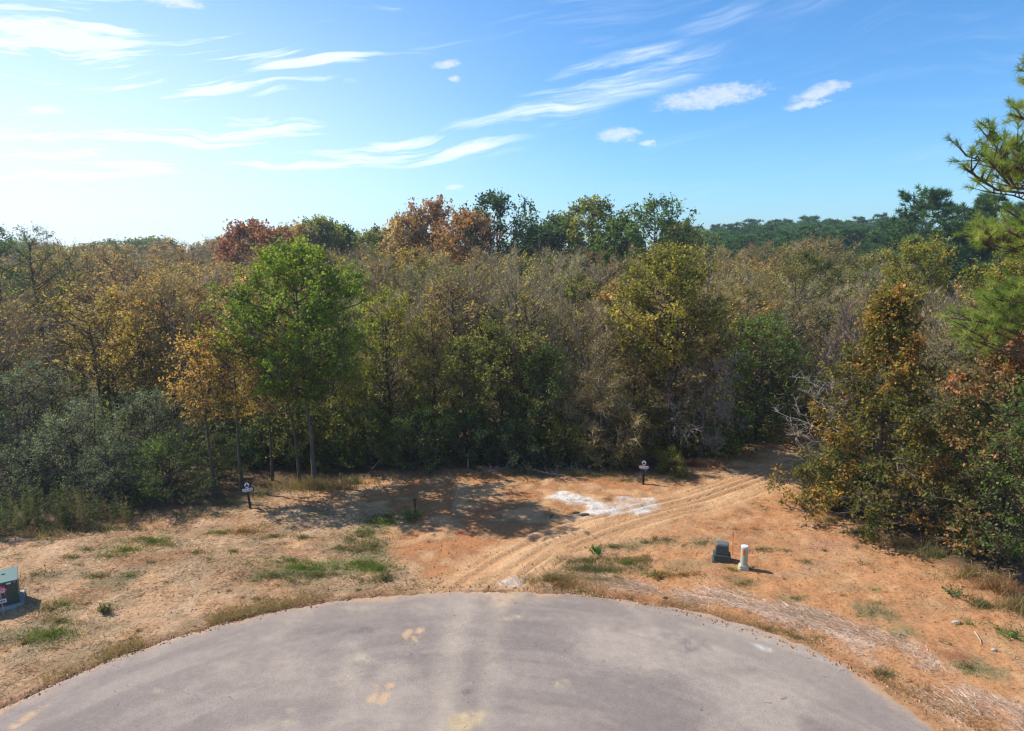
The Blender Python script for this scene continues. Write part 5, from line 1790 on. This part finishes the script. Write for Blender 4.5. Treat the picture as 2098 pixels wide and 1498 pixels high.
# cream marker post
pp = gpos(1523, 1166)
t = thing('cream_pedestal', 'cream cylindrical cable pedestal with orange label', 'cable pedestal', tuple(pp), R(-10))
t.scale = (.95, .95, .9)
circ = np.array([(math.cos(a) , math.sin(a)) for a in np.arange(28) * 2 * math.pi / 28])
sqc = rrect(.34, .30, .05, 6)
solid('base', t, CREAM, lambda g: add_loft(g, [ring(sqc, -.06, 1.06), ring(sqc, .05, 1.06), ring(sqc, .065, .98), ring(sqc, .13, .96), ring(sqc, .19, .72)], WHITEC))
solid('shaft', t, CREAM, lambda g: add_loft(g, [ring(circ, .12, .128), ring(circ, .16, .126), ring(circ, .84, .124)], WHITEC, cap=False), smooth=True)
solid('cap', t, mat_paint('pale_cap', (.55, .57, .52), .45, .4, .05, dirt_amt=.08), lambda g: add_loft(g, [ring(circ, .835, .134), ring(circ, .895, .134), ring(circ, .915, .126), ring(circ, .922, .08)], WHITEC))


def curved_label(g, a0, a1, r, z0, z1):
    a = np.linspace(R(a0), R(a1), 8)
    V = np.r_[np.c_[np.cos(a) * r, np.sin(a) * r, np.full(8, z0)], np.c_[np.cos(a) * r, np.sin(a) * r, np.full(8, z1)]]
    g.add(V, [[i, i + 1, 9 + i, 8 + i] for i in range(7)], WHITEC)


solid('orange_label', t, ORANGE, lambda g: curved_label(g, -128, -88, .1275, .58, .79))
solid('label_stripe', t, mat_paint('yellow_print', (.7, .45, .04), .5, .3, .05, dirt_amt=0), lambda g: curved_label(g, -126, -84, .1285, .555, .578))

# orange fibreglass marker rod
pp = gpos(1501, 1136)
t = thing('marker_rod', 'slim orange marker rod behind the green pedestal and cream post', 'marker rod', tuple(pp))
solid('rod', t, ORANGE_ROD, lambda g: g.tubes(np.array([[[0, 0, -.15], [-.012, 0, .4], [-.03, 0, .82]]]), np.array([[.012, .012, .011]]), 8, WHITEC))
solid('sleeve', t, ORANGE, lambda g: g.tubes(np.array([[[-.0242, 0, .66], [-.027, 0, .74], [-.031, 0, .86]]]), np.array([[.02, .02, .019]]), 8, WHITEC))

# short dark iron stake
pp = gpos(851, 1052)
t = thing('iron_stake', 'short dark iron stake with a knobbed head rising from the weeds', 'stake', tuple(pp))
solid('shaft', t, RUSTY, lambda g: g.tubes(np.array([[[0, 0, -.2], [0, 0, .3], [-.015, 0, .56]]]), np.array([[.034, .034, .03]]), 8, WHITEC))
solid('head', t, RUSTY, lambda g: g.tubes(np.array([[[-.015, 0, .52], [-.016, 0, .55], [-.017, 0, .60], [-.018, 0, .62]]]), np.array([[.035, .06, .06, .03]]), 10, WHITEC))

# pale survey stake at the wood edge
pp = gpos(959, 962)
t = thing('survey_stake', 'thin pale survey stake against the dark wood edge', 'marker stake', tuple(pp))
solid('stake', t, WOODP, lambda g: g.box((0, 0, .25), (.04, .02, .9), WHITEC))
solid('stake_tip', t, WHITE_P, lambda g: g.box((0, 0, .745), (.042, .022, .10), WHITEC))


def lot_sign(px, py, rz, label, lean):
    p = gpos(px, py)
    t = thing('lot_sign', label, 'sign', tuple(p), rz)
    t.rotation_euler = (0, lean, rz)
    t.scale = (.94,) * 3
    solid('post', t, BLACK, lambda g: g.box((0, 0, .30), (.10, .10, 1.0), WHITEC), bevel=.006)
    # shaped board: a wide foot with an arched crest
    out = [(-.27, .80), (.27, .80), (.27, 1.02), (.17, 1.03)] + [(.155 * math.cos(a), 1.13 + .165 * math.sin(a)) for a in np.linspace(R(-5), R(185), 13)] + [(-.17, 1.03), (-.27, 1.02)]
    n = len(out)
    O = np.array(out)

    def board(g):
        V = np.r_[np.c_[O[:, 0], np.full(n, -.075), O[:, 1]], np.c_[O[:, 0], np.full(n, -.052), O[:, 1]]]
        F = [[i, (i + 1) % n, n + (i + 1) % n, n + i] for i in range(n)]
        g.add(V, F, WHITEC)
        cen = np.array([[0, -.075, .98], [0, -.052, .98]])
        V2 = np.r_[V, cen]
        g.add(V2, [[i, (i + 1) % n, 2 * n] for i in range(n)] + [[n + (i + 1) % n, n + i, 2 * n + 1] for i in range(n)], WHITEC)
    bo = solid('board', t, BLACK, board)

    def oval(g, rx, ry, y, cz=1.13):
        a = np.linspace(0, 2 * math.pi, 29)[:-1]
        V = np.r_[np.c_[np.cos(a) * rx, np.full(28, y), cz + np.sin(a) * ry], [[0, y, cz]]]
        g.add(V, [[i, (i + 1) % 28, 28] for i in range(28)], WHITEC)
    solid('emblem_disc', bo, WHITE_P, lambda g: oval(g, .10, .125, -.079))

    def emblem(g):
        y = -.083
        pts = [(-.078, 1.10), (-.05, 1.135), (-.02, 1.145), (.02, 1.145), (.05, 1.135), (.078, 1.10), (.07, 1.065), (.035, 1.045), (-.035, 1.045), (-.07, 1.065)]
        P = np.array(pts)
        g.add(np.r_[np.c_[P[:, 0], np.full(10, y), P[:, 1]], [[0, y, 1.1]]], [[i, (i + 1) % 10, 10] for i in range(10)], WHITEC)
        g.add([[-.035, y, 1.148], [.035, y, 1.148], [0, y, 1.215]], [[0, 1, 2]], WHITEC)
        g.add([[-.02, y, 1.185], [.02, y, 1.185], [0, y, 1.235]], [[0, 1, 2]], WHITEC)
    solid('emblem', bo, NAVY, emblem)
    solid('emblem_water', bo, WHITE_P, lambda g: g.box((0, -.0855, 1.072), (.10, .002, .008), WHITEC))
    st = solid('name_strip', bo, WHITE_P, lambda g: g.box((0, -.081, .925), (.44, .008, .115), WHITEC))
    text_mesh('AVAILABLE', .085, 'lettering', NAVY, st, (0, -.0862, .925), (R(90), 0, 0), .0015)
    for q, w in enumerate((.40, .30)):
        solid('small_print', bo, WHITE_P, lambda g: g.box((0, -.078, .845 - q * .028), (w, .003, .009), WHITEC))
    return t


lot_sign(513, 1042, R(20), 'black lot sign with white oval emblem under the sapling trunks by the maple', R(-4))
lot_sign(1318, 992, R(-13), 'black lot sign with white oval emblem near the white lime spill', 0)


# stones, sticks, litter
def stone(px, py, d, label, seed, mat=STONE, name='stone', cat='stone'):
    p = gpos(px, py)
    bm_rs = np.random.RandomState(seed)
    g = Geo()
    K, N = 7, 12
    rings = []
    for k in range(K):
        ph = -.9 + 2.4 * k / (K - 1)
        a = np.arange(N) * 2 * math.pi / N
        r = math.cos(min(1.45, max(-1.2, ph)))
        rj = r * (1 + bm_rs.normal(0, .10, N))
        rings.append(np.c_[np.cos(a) * rj * d[0] / 2, np.sin(a) * rj * d[1] / 2, (np.full(N, math.sin(ph)) + .35 + bm_rs.normal(0, .05, N)) * d[2] / 1.4])
    add_loft(g, rings, WHITEC)
    o = g.obj(name, mat, None, smooth=False)
    o.location = tuple(p)
    o['label'] = label
    o['category'] = cat
    return o


stone(1959, 1279, (.26, .16, .09), 'tan flat stone lying alone on the orange clay', 3)
stone(2036, 1335, (.16, .12, .08), 'small pale stone with a dark side below the curved stick', 4)
stone(1363, 1226, (.16, .10, .05), 'dark lump of soil on the raked straw by the asphalt', 6, RUSTY)
DARKS = mat_paint('damp_soil', (.10, .055, .03), .95, .1, .3)
stone(1180, 1053, (.30, .16, .07), 'dark damp clod at the western tip of the lime spill', 7, DARKS, 'clod', 'clod')
stone(1199, 1057, (.36, .18, .08), 'larger dark damp clod under the lime spill tip', 8, DARKS, 'clod', 'clod')


def stick(pts, r, label, mat=STICKM, name='stick', cat='stick'):
    P = np.array([gpos(*q[:2]) + (0, 0, q[2]) for q in pts])
    o0 = P[0].copy()
    g = Geo()
    g.tubes((P - o0)[None], np.linspace(r, r * .5, len(P))[None], 6, WHITEC)
    o = g.obj(name, mat, None)
    o.location = tuple(o0)
    o['label'] = label
    o['category'] = cat
    return o


stick([(1996, 1298, .03), (2003, 1308, .05), (2008, 1316, .04), (2010, 1323, .02)], .022, 'curved pale stick lying on the clay bank')
stick([(1127, 1063, .02), (1131, 1057, .05), (1133, 1053, .06)], .02, 'short dark stick beside the tyre ruts', RUSTY)
stick([(490, 1383, .035), (494, 1377, .04), (497, 1371, .04)], .006, 'tiny dark twig on the western asphalt', RUSTY, 'twig', 'twig')
stick([(634, 1353, .04), (640, 1360, .045), (645, 1368, .04)], .007, 'thin pale curved twig on the western asphalt', STICKM, 'twig', 'twig')
stick([(1243, 1433, .045), (1250, 1440, .05), (1255, 1447, .045)], .007, 'thin pale curved twig on the eastern asphalt', STICKM, 'twig', 'twig')
stick([(1187, 1252, .045), (1197, 1251, .045), (1208, 1253, .045)], .01, 'reddish broken twig near the end of the road', RUSTY, 'twig', 'twig')
stick([(20, 1113, .05), (50, 1109, .06), (85, 1106, .05)], .02, 'long grey pole lying before the tall weeds', CONC, 'pole', 'pole')
stick([(40, 1283, .05), (64, 1274, .08), (90, 1262, .06)], .018, 'grey stick in the grass in front of the cabinet shadow')
g = Geo()
pc = np.array((.8, .05, .16))
ribbon(g, [(0, 0, .01), (.1, .03, .05), (.2, 0, .03), (.28, .05, .06)], .05)
o = g.obj('ribbon_scrap', PINK)
o.location = tuple(gpos(938, 1094))
o['label'] = 'scrap of pink survey ribbon on the clay drive'
o['category'] = 'ribbon'
g = Geo()
pc = np.array((.75, .14, .03))
ribbon(g, [(0, 0, .01), (.06, .02, .06), (.13, 0, .03)], .04)
o = g.obj('ribbon_scrap', PINK)
o.location = tuple(gpos(1396, 1159))
o['label'] = 'scrap of orange ribbon west of the green pedestal'
o['category'] = 'ribbon'


def fallen_branch(px, py, L, az, seed, label, col=(.36, .30, .25)):
    p = gpos(px, py)
    r0 = np.random.RandomState(seed)
    g = Geo()
    d = np.array((math.cos(az), math.sin(az), .12))
    u = np.linspace(0, 1, 6)[:, None]
    main = d * L * u + np.cumsum(r0.normal(0, .03 * L, (6, 3)), 0) * [1, 1, .5]
    main[:, 2] = np.abs(main[:, 2]) + .03
    g.tubes(main[None], np.linspace(.03, .010, 6)[None], 6, col)
    n = 14
    i = r0.randint(1, 6, n)
    P0 = main[i]
    P1 = P0 + unit(r0.normal(size=(n, 3)) + d * .8 + [0, 0, .6]) * (L * r0.uniform(.15, .42, n))[:, None]
    P1[:, 2] = np.maximum(P1[:, 2], .02)
    g.spikes(P0, P1, .012, np.array(col))
    i = r0.randint(0, n, 30)
    Q0 = P0[i] + (P1 - P0)[i] * r0.uniform(.3, .9, (30, 1))
    Q1 = Q0 + unit(r0.normal(size=(30, 3)) + [0, 0, .4]) * (L * r0.uniform(.06, .18, 30))[:, None]
    Q1[:, 2] = np.maximum(Q1[:, 2], .02)
    g.spikes(Q0, Q1, .007, np.array(col))
    o = g.obj('fallen_branch', BARK)
    o.location = tuple(p)
    o['label'] = label
    o['category'] = 'branch'
    o['group'] = 'fallen branches along the edge of the wood'


for q in ((1230, 975, 2.0, 2.7, 1, 'pale fallen branch tangled left of the driveway sign'), (1270, 985, 1.6, .6, 2, 'grey fallen branch with upturned twigs close to the driveway sign'),
          (1155, 978, 1.8, 2.9, 3, 'grey fallen branch at the wood edge above the lime spill'), (985, 970, 1.7, .4, 4, 'fallen branch on the reddish soil below the broad dull green tree'),
          (760, 968, 2.2, 1.2, 5, 'pale forked branch leaning in the shade by the yellow-green tree'), (1890, 1075, 1.8, 2.6, 6, 'grey brittle branch in the dark under the reddish tree'),
          (1660, 940, 1.8, 2.9, 7, 'bare fallen branch at the inner edge of the track')):
    fallen_branch(*q)


# things that would otherwise read alike are told apart by which stands further west
def tell_apart():
    by = {}
    for o in SC.objects:
        if o.parent is None and o.get('category'):
            by.setdefault(o['label'], []).append(o)
    words = {2: ('western', 'eastern'), 3: ('westernmost', 'middle', 'easternmost'), 4: ('westernmost', 'second', 'third', 'easternmost')}
    for lab, os_ in by.items():
        if 1 < len(os_) < 5:
            os_.sort(key=lambda o: o.location.x / max(5, o.location.y))
            n = len(os_)
            for i, o in enumerate(os_):
                o['label'] = words[n][i] + ' ' + lab


tell_apart()

# ------------------------------------------------------------------ the air
g = Geo()
g.box((0, 250, 14.5), (1500, 1100, 32), (1, 1, 1))
hz, hb, ho = mat_new('air')
pv = hb.n('ShaderNodeVolumePrincipled')
pv.inputs['Color'].default_value = (.80, .88, 1.0, 1)
pv.inputs['Density'].default_value = HAZE
pv.inputs['Anisotropy'].default_value = .45
hb.put(ho.inputs['Volume'], pv.outputs[0])
g.obj('haze', hz, kind='stuff')
